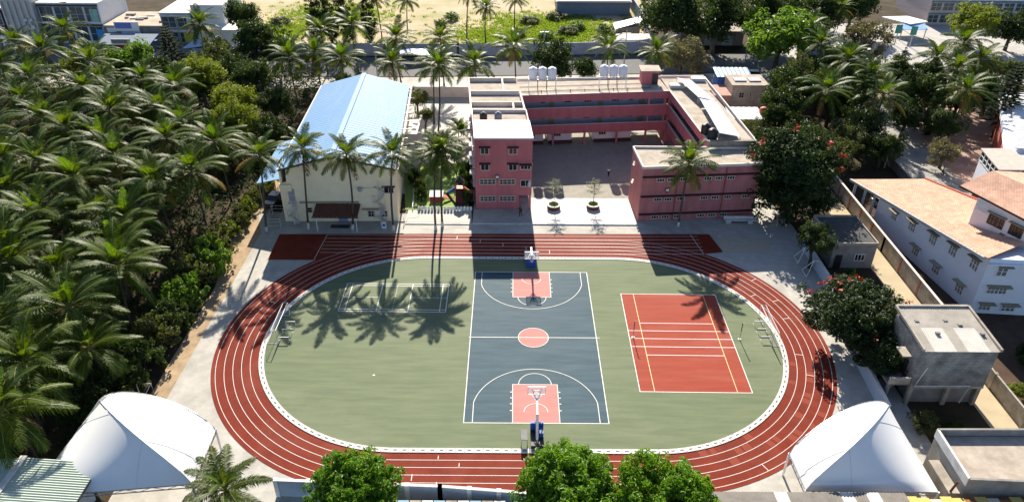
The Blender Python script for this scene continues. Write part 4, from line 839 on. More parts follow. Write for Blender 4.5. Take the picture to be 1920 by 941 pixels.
def flowers(seed, rx, rz, n, y_bias):
    rd = random.Random(seed); mb = MB()
    for _ in range(n):
        d = Vector((rd.gauss(0,1), rd.gauss(0,.8)+y_bias, abs(rd.gauss(.7,.5)))).normalized(); c = Vector((d.x*rx,d.y*rx,d.z*rz))*rd.uniform(.96,1.05)
        for k in range(9):
            n_ = (d+Vector((rd.uniform(-1,1),rd.uniform(-1,1),rd.uniform(-.4,1)))).normalized(); a_ = n_.orthogonal().normalized(); a_.rotate(Matrix.Rotation(rd.uniform(0,6.28),3,n_)); b_ = n_.cross(a_)
            p = c+Vector((rd.gauss(0,.028),rd.gauss(0,.028),rd.gauss(0,.02))); l_ = .036
            o = len(mb.v); mb.v += [tuple(p-a_*l_),tuple(p+b_*l_*.7),tuple(p+a_*l_),tuple(p-b_*l_*.7)]; mb.f += [[o,o+1,o+2],[o,o+2,o+3]]; mb.m += [0,0]
    return mb.mesh('flowers', RED)
FLW = {'tulip':flowers(1,.97,.98,26,1.0), 'tulip2':flowers(2,.97,.78,16,.9)}
def trunk_mesh(seed, h, r, spread, m=TRK):
    rd = random.Random(seed); mb = MB(); top = Vector((rd.uniform(-.2,.2)*h*.3, rd.uniform(-.2,.2)*h*.3, h*.55))
    mb.tube([(0,0,-.1),(top.x*.4,top.y*.4,h*.28),top], [r*1.25,r,r*.8], 8)
    for k in range(6):
        a_ = k*1.05+rd.uniform(-.3,.3); e_ = Vector((math.cos(a_)*spread*.62, math.sin(a_)*spread*.62, h*rd.uniform(.85,1.12))); mid = top.lerp(e_,.5)+Vector((0,0,.12*h))
        mb.tube([top-Vector((0,0,.1*h*rd.random())), mid, e_], [r*.55,r*.36,r*.12], 6)
    return mb.mesh('trunk', m, True)
TSEED = [900]
def tree(x, y, zc, r, kind, label, group=None, name='tree', rz=None, bark=TRK):
    TSEED[0] += 1; rd = random.Random(TSEED[0]); T = thing(name, label, 'tree', (x,y,-.03), group=group)
    me = rd.choice(CM[kind]); hh = {'ivy':1.0,'cyp':1.0}.get(kind,1.0)
    o = put(me, 'crown', T, (0,0,zc), rd.uniform(0,6.28) if kind not in ('tulip','tulip2') else 0, (r, r*rd.uniform(.92,1.06), rz or r))
    put(trunk_mesh(TSEED[0], zc, max(.13,.06*r+.08), r, bark), 'trunk', T, (0,0,0))
    if kind in FLW: struct(put(FLW[kind], 'flowers', T, (0,0,zc), 0, (r,r,rz or r)), 'stuff')
    return T
TREES=[(-82.0,82.6,6.0,5.5,'bright','bright green leafy tree in front of the blue-grey shop shed'),(-67.8,89.6,5.0,6.4,'olive','wide olive green tree at the far end of the grove'),(-64.6,73.2,6.5,4.9,'lime','yellow-green tree in the middle of the grove edge'),(-59.7,80.3,5.5,4.2,'dark','dark tree behind the yellow-green tree'),(-55.0,64.1,5.5,4.9,'lime','yellow-green tree left of the hall roof, farther one'),(-51.5,53.1,5.5,4.3,'lime','yellow-green tree left of the hall roof, nearer one'),(-55.2,74.8,6.0,4.2,'dark','dark tree between the yellow-green trees and the hall palm'),(-68.0,112.4,8.5,4.6,'dark','tall dark tree beside the white shed at the top'),(-58.2,93.7,7.0,6.2,'dark','big round dark tree by the road left of the lot'),
(5.8,87.5,5.5,5.6,'dark','dark round tree behind the left row of roof tanks'),(13.0,89.5,3.0,3.2,'dark','low dark tree right of the round tree behind the school'),(34.9,92.7,5.5,5.0,'brown','brownish dusty tree behind the right school range'),(35.6,115.2,8.5,8.2,'dark','leftmost of the three huge dark trees across the road'),(46.9,113.0,8.5,8.2,'dark','middle of the three huge dark trees across the road'),(59.1,119.4,9.0,7.4,'dark','rightmost of the three huge dark trees across the road'),(57.6,97.2,8.5,8.0,'bright','large bright green tree at the right of the junction'),(82.0,107.6,5.5,5.4,'brown','brown-green tree left of the white market canopy'),(114.1,120.0,6.5,6.8,'lime','yellow-green tree before the glass-fronted building'),(121.8,116.5,5.5,5.5,'dark','dark tree at the right edge before the shops'),
(76.6,71.2,5.5,4.2,'dark','dark tree in the middle of the right clump'),(85.1,70.2,4.0,4.2,'olive','olive shrub-like tree in the right clump'),(38.2,15.6,4.6,2.6,'dark','dark tree before the dark flat-roofed house'),(-38.2,78.9,3.0,3.0,'dark','low dark tree behind the hall'),(-21.6,70.8,3.4,2.3,'olive','small tree behind the hall balcony'),(-19.3,63.1,2.6,2.0,'olive','small tree between hall and two tall palms'),(39.9,56.4,3.0,3.3,'olive','pale leafy tree right of the school roof sheets'),(39.3,97.3,3.0,3.2,'brown','small brown tree by the white car'),(71.6,47.5,3.0,2.8,'brown','bare-looking brown tree on the pink verge'),(51.8,44.8,3.6,4.3,'olive','tree in the shade behind the red flowering tree'),(104.8,86.3,4.5,3.6,'olive','olive tree right of the tall pine'),(48.0,63.0,5.0,4.5,'dark','dark tree right of the pale tan house'),(52.0,70.5,6.0,5.0,'dark','tall dark tree between tan house and right clump'),(70.5,60.5,4.5,3.6,'dark','dark low tree at the street in the right clump'),(69.5,90,5,5,'dark','dark tree at the back of the right clump'),
(-86.5,66.5,5.0,4.6,'olive','rounded olive tree in the back of the palm grove'),(-93.0,84.0,5.5,4.8,'lime','rounded yellow-green tree near the left shops'),(-70.5,66.5,5.5,4.4,'bright','rounded green tree in the middle back of the grove'),(-75.5,78.0,5.0,4.4,'dark','rounded dark tree right of the bright tree by the shops'),(-49.5,44.0,4.0,3.4,'olive','olive tree between grove palms and hall'),(-58.0,52.0,4.4,3.6,'dark','dark tree under the yellow-green trees'),(58.5,66.0,5.2,4.6,'dark','dark tree under the large right palm'),(58.6,53.5,5.2,4.4,'dark','dark tree at the shaded corner left of the right street'),(60.5,47.0,4.0,3.6,'dark','dark low tree beside the small street lamp'),(55.5,49.5,4.6,4.2,'olive','olive tree behind the lane wall end'),(60.8,71.5,6.2,4.6,'dark','tall dark tree at the left edge of the right street'),(75.6,57.0,4.2,3.4,'dark','dark tree on the pink verge'),(83.5,78.5,5.4,4.4,'dark','dark tree amid the far right palms'),(61.5,83.0,5.5,5.0,'dark','dark tree in the far part of the right clump'),(71.0,79.0,5.0,4.6,'olive','olive tree among the far right palms'),(78.5,84.5,4.6,4.2,'dark','dark tree left of the yellowish palm'),(80.5,68.0,4.6,4.0,'olive','olive tree before the leaning palm'),(92.0,72.0,4.8,4.4,'dark','dark tree left of the tall pine'),(98.5,84.0,5.0,4.6,'olive','olive tree before the market pavement'),(46.5,58.5,4.0,3.6,'dark','dark tree beside the white shed roof'),(46.0,47.0,4.6,4.4,'dark','dark tree right of the school behind the flowering tree'),(66.5,107.5,6.5,6.0,'dark','dark tree across the road from the bright tree'),(75.0,124.0,6.5,6.5,'dark','dark tree behind the cream kiosk'),(88.0,132.0,6.5,6.5,'dark','dark tree left of the pinkish building'),(76.5,142.0,6.5,7.0,'dark','dark tree at the top edge right of centre'),
(-47.5,63.5,4.5,3.6,'dark','dark tree hugging the left side of the hall'),(-45.5,52,4.0,3.2,'dark','dark bushy tree at the left wall of the hall')]
for x,y,z,r,k,lab in TREES: tree(x,y,z,r,k,lab,'trees around the school', 'broadleaf_tree', bark=TRKL if 'huge' in lab else TRK)
tree(55.2,75.8,6.0,3.6,'ivy','ivy-covered tall trunk left of the right palm clump',None,'ivy_tree')
for x,y,z,r,lab in ((-52.3,119.3,6.5,3.6,'leftmost dark cypress of the clump by the lot'),(-48.6,118.0,7.5,3.6,'second dark cypress of the clump by the lot'),(-44.6,118.1,7.5,3.8,'third dark cypress of the clump by the lot'),(-38.6,116.7,7.0,3.2,'rightmost dark cypress of the clump by the lot'),(60.5,58.3,6.5,3.0,'dark cypress beside the large right palm'),(76.5,62.1,4.5,2.4,'narrow dark cypress in the right clump'),(72.8,66.5,5.6,2.8,'broad dark cypress in the middle of the right clump'),(61.8,62.8,6.0,2.6,'tall dark cypress at the left edge of the right street'),(88.8,101.7,2.3,1.1,'tiny clipped cypress on the market pavement')): tree(x,y,z,r,'cyp',lab,'dark cypresses','cypress_tree')
tree(39.4,30.2,6.6,7.7,'tulip','huge dark tree with red flowers at the right end of the school',None,'flowering_tree',7.3)
tree(37.3,-1.0,4.4,6.2,'tulip2','spreading tree with red flowers at the right bend of the track',None,'flowering_tree',4.6)
tree(38.6,-6.6,3.0,3.6,'tulip2','lower spreading tree before the grey block house',None,'broadleaf_tree',3.0)
for x,y,z,r,lab,rz in ((-16.0,-26.6,3.6,4.7,'left mango tree at the bottom edge',4.6),(2.3,-27.4,4.8,5.3,'middle mango tree at the bottom edge, the largest',5.0),(10.2,-27.5,4.7,4.4,'right mango tree at the bottom edge',4.6)): tree(x,y,z,r,'mango',lab,'mango trees along the bottom wall','mango_tree',rz)
# araucaria-like pines
def pine(x, y, h, r, label, seed, leanx=0):
    rd = random.Random(seed); T = thing('pine_tree', label, 'tree', (x,y,-.03))
    MB().tube([(x,y,-.1),(x+leanx,y,h)], [.28,.05], 7).obj('trunk', TRK, T); mb = MB(); br_ = MB(); tiers = int(h/.75)
    for k in range(tiers):
        z = h*.22 + (h*.8-.2)*k/tiers; rr_ = r*(1-(k/tiers)**1.4)*rd.uniform(.9,1.1)+.25
        for j in range(8):
            a_ = j*.785+rd.uniform(-.2,.2)+k*.4; d = Vector((math.cos(a_),math.sin(a_),.12)); o_ = Vector((x+leanx*z/h,y,z))
            br_.tube([o_, o_+d*rr_], [.04,.012], 4)
            for q in range(16):
                t = .25+.75*q/15; p = o_+d*rr_*t + Vector((0,0,-.12*t))
                for s in (-1,1):
                    sd_ = Vector((-d.y,d.x,0))*s; e_ = p+(sd_*.8+d*.5+Vector((0,0,.25)))*(.55*(1.15-t)+.16)*rd.uniform(.7,1.2); w_ = d*.13
                    o = len(mb.v); mb.v += [tuple(p-w_),tuple(p+w_),tuple(e_+w_*.5),tuple(e_-w_*.5)]; mb.f += [[o,o+1,o+2,o+3]]; mb.m += [0]
    struct(br_.obj('branches', TRK, T),'stuff'); struct(mb.obj('needles', LF['needle'], T),'stuff')
pine(88.2,61.0,14.5,4.0,'tall dark pine with tiered branches at the right side street',71); pine(-76.7,89.0,12.5,3.8,'dark tiered pine in front of the shops',72)
# planter trees
for i,(x,y,lab) in enumerate(((3.85,32.1,'thin tree growing in the left brick planter'),(10.0,32.3,'thin tree growing in the right brick planter'))):
    rd = random.Random(60+i); T = thing('planter_tree', lab, 'tree', (x,y,.5), group='thin trees in the planters'); tb = MB(); lv = MB()
    tb.tube([(x,y,.5),(x+.05,y,2.2),(x,y+.05,4.6)], [.06,.05,.02], 6)
    for k in range(22):
        z = 2.3+2.3*(k/22); a_ = k*2.4; ln = 1.75*(1-abs(k/22-.35)*.85)*rd.uniform(.7,1.1); e_ = Vector((x+ln*math.cos(a_), y+ln*math.sin(a_), z+.35)); s_ = Vector((x,y,z)); tb.tube([s_,e_], [.022,.008], 4)
        for q in range(46):
            p = s_.lerp(e_, rd.uniform(.25,1.05))+Vector((rd.gauss(0,.16),rd.gauss(0,.16),rd.gauss(0,.06))); l_ = rd.uniform(.05,.10); a2 = rd.uniform(0,6.28); v = Vector((math.cos(a2),math.sin(a2),rd.uniform(-.3,.3)))*l_; u_ = Vector((-v.y,v.x,rd.uniform(-.03,.03)))*.55
            o = len(lv.v); lv.v += [tuple(p-v),tuple(p+u_),tuple(p+v),tuple(p-u_)]; lv.f += [[o,o+1,o+2,o+3]]; lv.m += [0]
    tb.obj('trunk', TRK, T); lv.obj('crown', LF['olive'], T)
    pb = MB()
    for q in range(260):
        a2 = rd.uniform(0,6.28); r_ = .74*rd.random()**.5; p = Vector((x+r_*math.cos(a2),y+r_*math.sin(a2),.66+rd.uniform(0,.16))); v = Vector((rd.uniform(-1,1),rd.uniform(-1,1),rd.uniform(-.3,.6))).normalized()*.09; u_ = v.orthogonal().normalized()*.05
        o = len(pb.v); pb.v += [tuple(p-v),tuple(p+u_),tuple(p+v),tuple(p-u_)]; pb.f += [[o,o+1,o+2,o+3]]; pb.m += [0]
    pb.obj('ground_plants', LF['bright'], T)
# ---- shrubs one can tell apart
BU = {'dark':crown_mesh('foliage', 31, 1,1,.8, 60, 40, .17, LF['dark'], low=-.5), 'olive':crown_mesh('foliage', 32, 1,1,.8, 60, 40, .16, LF['olive'], low=-.5), 'bright':crown_mesh('foliage', 33, 1,1,.8, 60, 40, .17, LF['bright'], low=-.5), 'lime':crown_mesh('foliage', 34, 1,1,.75, 60, 40, .16, LF['lime'], low=-.5)}
def shrub(x, y, r, kind, label, h=None, group='shrubs', seed=0):
    T = thing('shrub', label, 'shrub', (x,y,-.04), group=group); rd = random.Random(seed+int(x*7+y*3)); h = h or r
    put(BU[kind], 'foliage', T, (0,0,h*.55), rd.uniform(0,6.28), (r,r,h)); put(trunk_mesh(seed+5, h*.5, .06, r*.4), 'stem', T, (0,0,0)); return T
hd = [(-43.2,22.5),(-43.0,25.0),(-43.1,27.5),(-42.9,30.0),(-42.8,32.5),(-42.6,35.0),(-42.4,37.5),(-42.3,40.0)]
for i,(x,y) in enumerate(hd): shrub(x,y,1.55,'olive' if i % 3 else 'lime','leafy shrub in the hedge along the dirt path, %s from its near end' % ordn[i], 1.9, 'hedge along the dirt path', i)
lb = [(-43.6,17.5,3.0,'olive'),(-42.7,13.6,3.0,'bright'),(-43.8,9.6,3.1,'olive'),(-43.6,5.4,2.7,'bright'),(-43.0,1.4,2.5,'dark'),(-43.2,-2.4,2.7,'olive'),(-43.4,-6.2,2.6,'dark'),(-44.6,-10.2,2.8,'dark'),(-46.5,-13.4,2.6,'dark')]
for i,(x,y,r_,k) in enumerate(lb): shrub(x,y,r_,k,'large bush between palm grove and dirt path, %s from the far end' % ordn[i], r_*1.25, 'bushes between grove and path', 20+i)
gs = [(-18.6,40.5,1.2,'dark'),(-17.3,37.3,1.1,'olive'),(-17.0,34.6,1.0,'dark'),(-10.2,38.5,1.3,'dark'),(-9.9,36.0,1.1,'dark'),(-9.6,33.6,1.0,'dark'),(-10.4,42.0,1.4,'dark')]
for i,(x,y,r_,k) in enumerate(gs): shrub(x,y,r_,k,'garden shrub on the %s side of the lawn, %s from the front' % (('left','right')[x > -14], ordn[[2,1,0,2,1,0,3][i]]), r_*1.7, 'garden shrubs by the lawn', 40+i)
vs_ = [(-1,126),(6,124),(12,128),(20,122),(15,133),(2,138),(-50,140),(-58,146),(-66,136),(-22,135),(22,131),(10,143),(26,126),(-20,142)]
for i,(x,y) in enumerate(vs_): shrub(x,y,2.0+.5*(i % 3),('lime','bright','olive')[i % 3],'low %s bush in the dry lot, %s of the bushes there' % (('yellow-green','bright green','olive')[i % 3], ordn[i]), 1.5, 'bushes in the dry lot', 60+i)
rs = [(42.5,12.0,1.4,'dark','dark bush at the foot of the dark flat-roofed house'),(39.3,-14.6,1.5,'olive','bush in the shade before the grey block house'),(42.6,-15.2,1.2,'dark','low dark bush right of the bush by the grey block house'),(51.6,-9.5,1.2,'lime','yellow-green bush on top of the lane wall'),(53.0,-13.6,1.8,'dark','dark bush behind the lane wall at the right edge'),(51.2,12.4,.9,'olive','pale flowering bush against the lane wall'),(36.9,7.6,1.3,'dark','dark bush at the right edge of the apron'),(57,-4,2.0,'dark','dark bush in the yard below the white house')]
for i,(x,y,r_,k,lab) in enumerate(rs): shrub(x,y,r_,k,lab,r_*1.1,'bushes near the houses',80+i)
# ---- undergrowth of the grove and grass tufts of the lot: nobody could count these
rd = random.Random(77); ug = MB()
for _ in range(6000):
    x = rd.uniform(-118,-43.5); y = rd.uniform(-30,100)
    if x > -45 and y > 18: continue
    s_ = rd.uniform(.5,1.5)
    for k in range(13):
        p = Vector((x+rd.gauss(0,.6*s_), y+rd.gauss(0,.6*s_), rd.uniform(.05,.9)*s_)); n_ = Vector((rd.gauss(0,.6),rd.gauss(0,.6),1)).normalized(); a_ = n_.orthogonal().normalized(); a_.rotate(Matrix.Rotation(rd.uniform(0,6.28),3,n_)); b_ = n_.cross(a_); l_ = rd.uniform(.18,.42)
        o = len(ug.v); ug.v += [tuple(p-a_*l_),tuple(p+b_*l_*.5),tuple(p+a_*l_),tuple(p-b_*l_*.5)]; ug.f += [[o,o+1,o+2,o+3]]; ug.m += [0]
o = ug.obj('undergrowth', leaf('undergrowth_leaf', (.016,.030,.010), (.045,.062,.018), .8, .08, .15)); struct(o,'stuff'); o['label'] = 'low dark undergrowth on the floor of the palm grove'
gr = MB()
for _ in range(4200):
    cx_ = rd.choice(((-5,126,14,9),(12,128,12,10),(-55,145,16,14),(8,140,18,9),(-66,128,8,8),(-20,116,30,3)))
    x = rd.gauss(cx_[0],cx_[2]*.55); y = rd.gauss(cx_[1],cx_[3]*.55)
    if y < 113 or x > 32: continue
    for k in range(11):
        p = Vector((x+rd.gauss(0,.5),y+rd.gauss(0,.5),0)); h_ = rd.uniform(.15,.5); a_ = rd.uniform(0,6.28); d = Vector((math.cos(a_),math.sin(a_),0))*.22
        o = len(gr.v); gr.v += [tuple(p-d),tuple(p+d),tuple(p+d*.7+Vector((rd.gauss(0,.2),rd.gauss(0,.2),h_)))]; gr.f += [[o,o+1,o+2]]; gr.m += [0]
o = gr.obj('lot_grass', leaf('lot_grass_leaf', (.10,.16,.028), (.22,.26,.06), .7, .2, .4)); struct(o,'stuff'); o['label'] = 'yellow-green grass growing over the dry lot'
# ================================================================== SURROUNDINGS
M['membrane'] = mat('tent_membrane', (.74,.735,.715), .8, .05, .8, .15, dirt=.07, dscale=.4)
def tent(P1, P2, P3, P4, label, hz=3.0, rise=3.1):
    """tensile canopy: a diagonal arch from P1 to P3 lifts the membrane, P2 and P4 are the low corners"""
    c = [Vector((p[0],p[1],hz)) for p in (P1,P2,P3,P4)]; mid = sum(c, Vector())/4
    T = thing('tent_canopy', label, 'tent', (mid.x,mid.y,0)); N = 24
    rid = lambda a: rise*max(0, math.sin(math.pi*a))**.62
    def pt(s, t, side):
        p = c[0]*(1-s)*(1-t) + c[1]*s*(1-t) + c[2]*s*t + c[3]*(1-s)*t; d = abs(s-t); a = (s+t)/2; dm = max(1e-6, min(2*a, 2-2*a))
        k = t*(1-s) if side == 'front' else s*(1-t); h = rise*max(0, 4*k)**.72
        if side == 'rear':
            r = max(t, 1e-6); w_ = min(1, s/r); arch = max(0, 4*r*(1-r)); h = (1-w_)*.84*rise*arch**.70 + w_*rise*arch**.72 + .25*math.sin(math.pi*w_)*arch
        return Vector((p.x,p.y,hz+h))
    for side in ('front','rear'):
        v = []; idx = {}; f = []
        for i in range(N+1):
            for j in range(i+1):
                s, t = (i/N, j/N) if side == 'front' else (j/N, i/N); idx[(i,j)] = len(v); v.append(pt(s,t,side))
        for i in range(N):
            for j in range(i+1):
                a_ = (idx[(i,j)], idx[(i+1,j)], idx[(i+1,j+1)]); f.append(a_ if side == 'front' else a_[::-1])
                if j < i: a_ = (idx[(i,j)], idx[(i+1,j+1)], idx[(i,j+1)]); f.append(a_ if side == 'front' else a_[::-1])
        MB().add(v, f).obj('membrane', M['membrane'], T, True)
        for q in (.33,.66):
            pl = []
            for k in range(15):
                x = q*(1-k/14) if q < .5 else q+(1-q)*k/14; st = (q,q*(1-k/14)) if q < .5 else (q+(1-q)*k/14,q)
                if side == 'rear': st = st[::-1]
                pl.append(pt(*st,side)+Vector((0,0,.012)))
            MB().tube(pl, .016, 4).obj('seam', mat('seam_grey', (.62,.62,.62), .7), T)
    MB().tube([pt(i/N,i/N,'front')+Vector((0,0,.0)) for i in range(N+1)], .06, 6).obj('ridge_arch', mat('arch_grey', (.6,.61,.63), .6), T)
    for i in range(4):
        a_, b_ = c[i], c[(i+1) % 4]; MB().tube([a_-Vector((0,0,.08)), b_-Vector((0,0,.08))] if i != 3 else [pt(0,k_/16,'rear') for k_ in range(16,-1,-1)], .06, 6).obj('edge_tube', M['steel'], T); MB().tube([a_-Vector((0,0,.5)), b_-Vector((0,0,.5))], .05, 6).obj('lower_tube', M['steel'], T)
        n = 12
        for k in range(n): p, q = a_.lerp(b_, k/n)-Vector((0,0,.08 if k % 2 else .5)), a_.lerp(b_, (k+1)/n)-Vector((0,0,.5 if k % 2 else .08)); MB().tube([p,q], .025, 4).obj('lattice', M['steel'], T)
        MB().tube([(a_.x,a_.y,-.05),(a_.x,a_.y,hz)], .11, 8).obj('post', M['white'], T)
tent((35.3,-14.4),(35.2,-25.0),(23.5,-24.9),(23.4,-20.6),'white tensile tent at the bottom right beside the track')
tent((-44.0,-14.4),(-44.6,-26.2),(-30.9,-24.6),(-31.1,-18.0),'white tensile tent at the bottom left beside the track')
T = thing('small_goal_frame', 'bare white tube frame between left tent and dirt path', 'goal frame', (-41.5,-10.6,0))
MB().tube([(-42.2,-10.6,-.05),(-42.2,-10.6,1.9),(-40.7,-10.5,1.9),(-40.7,-10.5,-.05)], .05, 6).obj('frame', M['dwhite'], T); MB().tube([(-40.7,-10.5,1.9),(-41.8,-11.9,0)], .05, 6).obj('brace', M['dwhite'], T)
# ---- walls
def wall_thing(name, label, pts, h, th, m, cap=None, pil=None, step=4.0, pm=None, group=None):
    T = thing(name, label, 'wall', (*pts[0],0), group=group)
    for a_,b_ in zip(pts[:-1], pts[1:]):
        a3, b3 = Vector((*a_,h/2-.04)), Vector((*b_,h/2-.04)); MB().bar(a3, b3, th, h+.08).obj('panel', m, T)
        if cap: MB().bar(a3+Vector((0,0,h/2+.08)), b3+Vector((0,0,h/2+.08)), th+.1, .09).obj('coping', cap, T)
        if pil:
            L = (b3-a3).length; n = max(1, round(L/step))
            for k in range(n+1): q = a3.lerp(b3, k/n); MB().box(q.x-.2,q.y-.2,-.05,q.x+.2,q.y+.2,h+pil).obj('pier', pm or m, T)
    return T
M['bluewall'] = mat('pale_blue_wall', (.46,.52,.60), .85, .08, .8, .25, dirt=.15)
M['oldwall'] = mat('old_plaster', (.40,.355,.29), .92, .22, .7, .2, dirt=.5, dscale=.8)
M['greyw'] = mat('grey_plaster', (.27,.26,.24), .92, .25, .9, .2, dirt=.35, dscale=.7)
wall_thing('boundary_wall', 'pale blue boundary wall with white piers along the bottom of the track', [(-24,-23.3),(-9,-23.9),(-1,-24.6),(23,-25.4)], 2.0, .2, M['bluewall'], M['dwhite'], .14, 3.2, M['white'])
wall_thing('boundary_wall', 'pale blue low wall beside the white frames at the upper right of the apron', [(38.9,20.5),(38.9,11.0),(37.4,5.0)], 1.7, .2, M['bluewall'], M['dwhite'])
wall_thing('boundary_wall', 'pale blue low wall above the right tent', [(36.9,-3.5),(36.4,-13.0)], 1.8, .2, M['bluewall'], M['dwhite'])
wall_thing('lane_wall', 'stained long wall with red piers between lane and white house', [(50.1,41),(50.0,20),(50.0,4)], 2.3, .22, M['oldwall'], M['cream'], .05, 4.6, mat('faded_red_pier', (.32,.13,.09), .9, .25, 1.5, .2))
wall_thing('lane_wall', 'stained lower wall of the lane at the right edge', [(50.0,3.8),(50.0,-26)], 2.0, .22, M['oldwall'], None, .05, 6.0)
wall_thing('garden_wall', 'cream wall behind the school yard facing the road', [(-24.0,80.5),(-11.5,80.6),(28,83.5)], 2.2, .2, M['cream'], M['dwhite'])
wall_thing('lot_wall', 'long pale grey wall between road and dry lot', [(-66,108.4),(-16,109.2),(9,110.4),(31,112.6)], 2.9, .25, mat('pale_grey_wall', (.40,.43,.50), .9, .12, .6, .2, dirt=.3), None, .05, 3.0)
wall_thing('street_wall', 'low grey wall along the left side of the right street', [(65.6,96),(64.0,62),(62.8,38)], 1.6, .2, M['greyw'])
for k,(y,lab) in enumerate(((17.6,'farther'),(14.2,'nearer'))):
    T = thing('swing_frame', '%s white tube frame leaning at the pale blue wall' % lab, 'frame', (37.9,y,0), group='white frames at the right wall')
    for yy in (y-.9,y+.9): MB().tube([(37.0,yy,-.03),(37.9,y,2.0)], .05, 6).obj('leg', M['white'], T)
    MB().tube([(37.0,y-.9,.02),(37.0,y+.9,.02)], .05, 6).obj('foot_bar', M['white'], T); MB().tube([(37.9,y,2.0),(38.8,y,1.9)], .05, 6).obj('tie', M['white'], T)
# ---- houses on the right
def house_windows(T, W, specs, fm, pm, sh):
    for u,z,w_,h_ in specs: window(T, W, u, z, w_, h_, fm, pm, max(2,int(w_/.45)), 2, int(w_/.16), sh, .75)
M['hw'] = mat('white_house_wall', (.74,.76,.80), .85, .06, .6, .25, dirt=.12, dscale=.6)
M['tile'] = brickmat('roof_tiles', (.60,.345,.235), (.68,.43,.31), (.40,.20,.13), .30, .34, 'flat', .9, .82)
M['tan'] = mat('tan_shade', (.30,.26,.17), .9, .2, 1.5, .2, dirt=.3)
wh = thing('white_house', 'white house with a large tiled roof and carport behind the lane wall', 'house', (57,16,0))
c0, c1, c2_ = (54.8,5.6), (51.6,27.5), (67,4.6)
MB().prism([c0,(67,4.6),(69,20),(61.5,27.6),c1], 0, [8.0,8.0,5.6,4.4,4.4]).obj('wall', M['hw'], wh)
Wn, Wsth = Wall(c1, c0), Wall(c0, c2_)
# tile roof falling to the north, tiles laid in rows as separate strips near the eave
def lerp3(a_,b_,t): return Vector(a_).lerp(Vector(b_), t)
rSW, rNW, rNE, rSE = (53.9,5.3,8.35), (50.9,35.8,3.5), (62.0,35.0,4.0), (66.0,12.0,8.2)
MB().add([rSW,rSE,rNE,rNW]+[(p[0],p[1],p[2]-.16) for p in (rSW,rSE,rNE,rNW)], [(0,1,2,3),(7,6,5,4),(0,4,5,1),(1,5,6,2),(2,6,7,3),(3,7,4,0)]).obj('roof', M['tile'], wh)
nr = 46
for i in range(nr):
    t0 = i/nr; a_ = lerp3(rSW,rNW,t0); b_ = lerp3(rSE,rNE,t0); MB().bar(a_+Vector((0,0,.035)), b_+Vector((0,0,.035)), .55, .07).obj('tile_row', M['tile'], wh)
MB().bar(lerp3(rSW,rNW,0)+Vector((-.1,0,-.12)), lerp3(rSW,rNW,1)+Vector((-.1,0,-.12)), .35,.34).obj('eave_gutter', mat('grey_trim', (.42,.42,.40), .9, .15, 3, .2, dirt=.3), wh)
MB().bar(Vector(rSE)+Vector((0,0,.12)), Vector(rNE)+Vector((0,0,.12)), .45,.2).obj('verge', mat('red_verge', (.33,.07,.04), .8, .2), wh)
for y_ in (29.6,32.2,35.0):
    k = (y_-5.3)/30.5; p = lerp3(rSW,rNW,k); MB().tube([(p.x+.5,y_,-.05),(p.x+.5,y_,p.z-.15)], .2, 10).obj('column', M['hw'], wh)
house_windows(wh, Wn, [(8.2,3.7,1.5,1.5),(12.6,4.2,1.5,1.6),(16.4,4.8,1.5,1.6),(20.3,5.2,1.5,1.6),(4.2,3.2,1.4,1.3),(10.3,1.0,1.5,1.4),(14.8,1.0,1.5,1.4),(19.5,1.1,1.5,1.5)], M['white'], M['glass'], M['tan'])
house_windows(wh, Wsth, [(1.9,5.6,1.3,1.4),(2.2,3.0,2.4,1.1),(6.4,5.6,1.6,1.4),(1.6,.5,1.5,1.0),(4.4,.5,1.7,1.0),(7.5,3.0,2.2,1.1)], M['white'], M['glass'], M['tan'])
m = MB(); Wsth.slab(m, 0, 12, 7.3, 7.5, 0, .5); m.obj('cornice', M['hw'], wh)
up = [(57.6,15.6),(60.9,8.6),(70,12.5),(66.5,19.5)]
MB().prism(up, 6.2, 11.2).obj('upper_wall', mat('pinkish_white', (.72,.66,.65), .85, .06, .6, .25, dirt=.1), wh)
MB().add([(56.6,18.4,11.3),(60.6,7.4,11.3),(71.5,12,11.3),(68,22.4,11.3),(60.6,19.0,13.2),(64.2,11.2,13.2)], [(0,1,5,4),(1,2,5),(2,3,4,5),(3,0,4)]).obj('upper_roof', M['tile'], wh)
MB().bar((56.6,18.4,11.2),(60.6,7.4,11.2),.2,.22).obj('fascia', mat('dark_timber', (.05,.03,.02), .8), wh)
Wu = Wall(up[0], up[1])
for u,w_ in ((3.2,2.1),(5.9,1.7)): window(wh, Wu, u, 8.4, w_, 1.5, mat('brown_frame', (.10,.055,.03), .6), M['glass'], 4, 2, 6, M['tan'], .5)
m = MB(); Wu.slab(m, 4.2, 4.9, 6.6, 8.0, 0, .05); m.obj('door', M['black'], wh)
m = MB(); Wu.slab(m, .2, 1.9, 9.4, 11.0, .01, .06); lv_ = m.obj('louvre', M['white'], wh)
for k in range(6): m = MB(); Wu.slab(m, .25, 1.85, 9.5+k*.24, 9.6+k*.24, .06, .16); m.obj('slat', M['dwhite'], lv_)
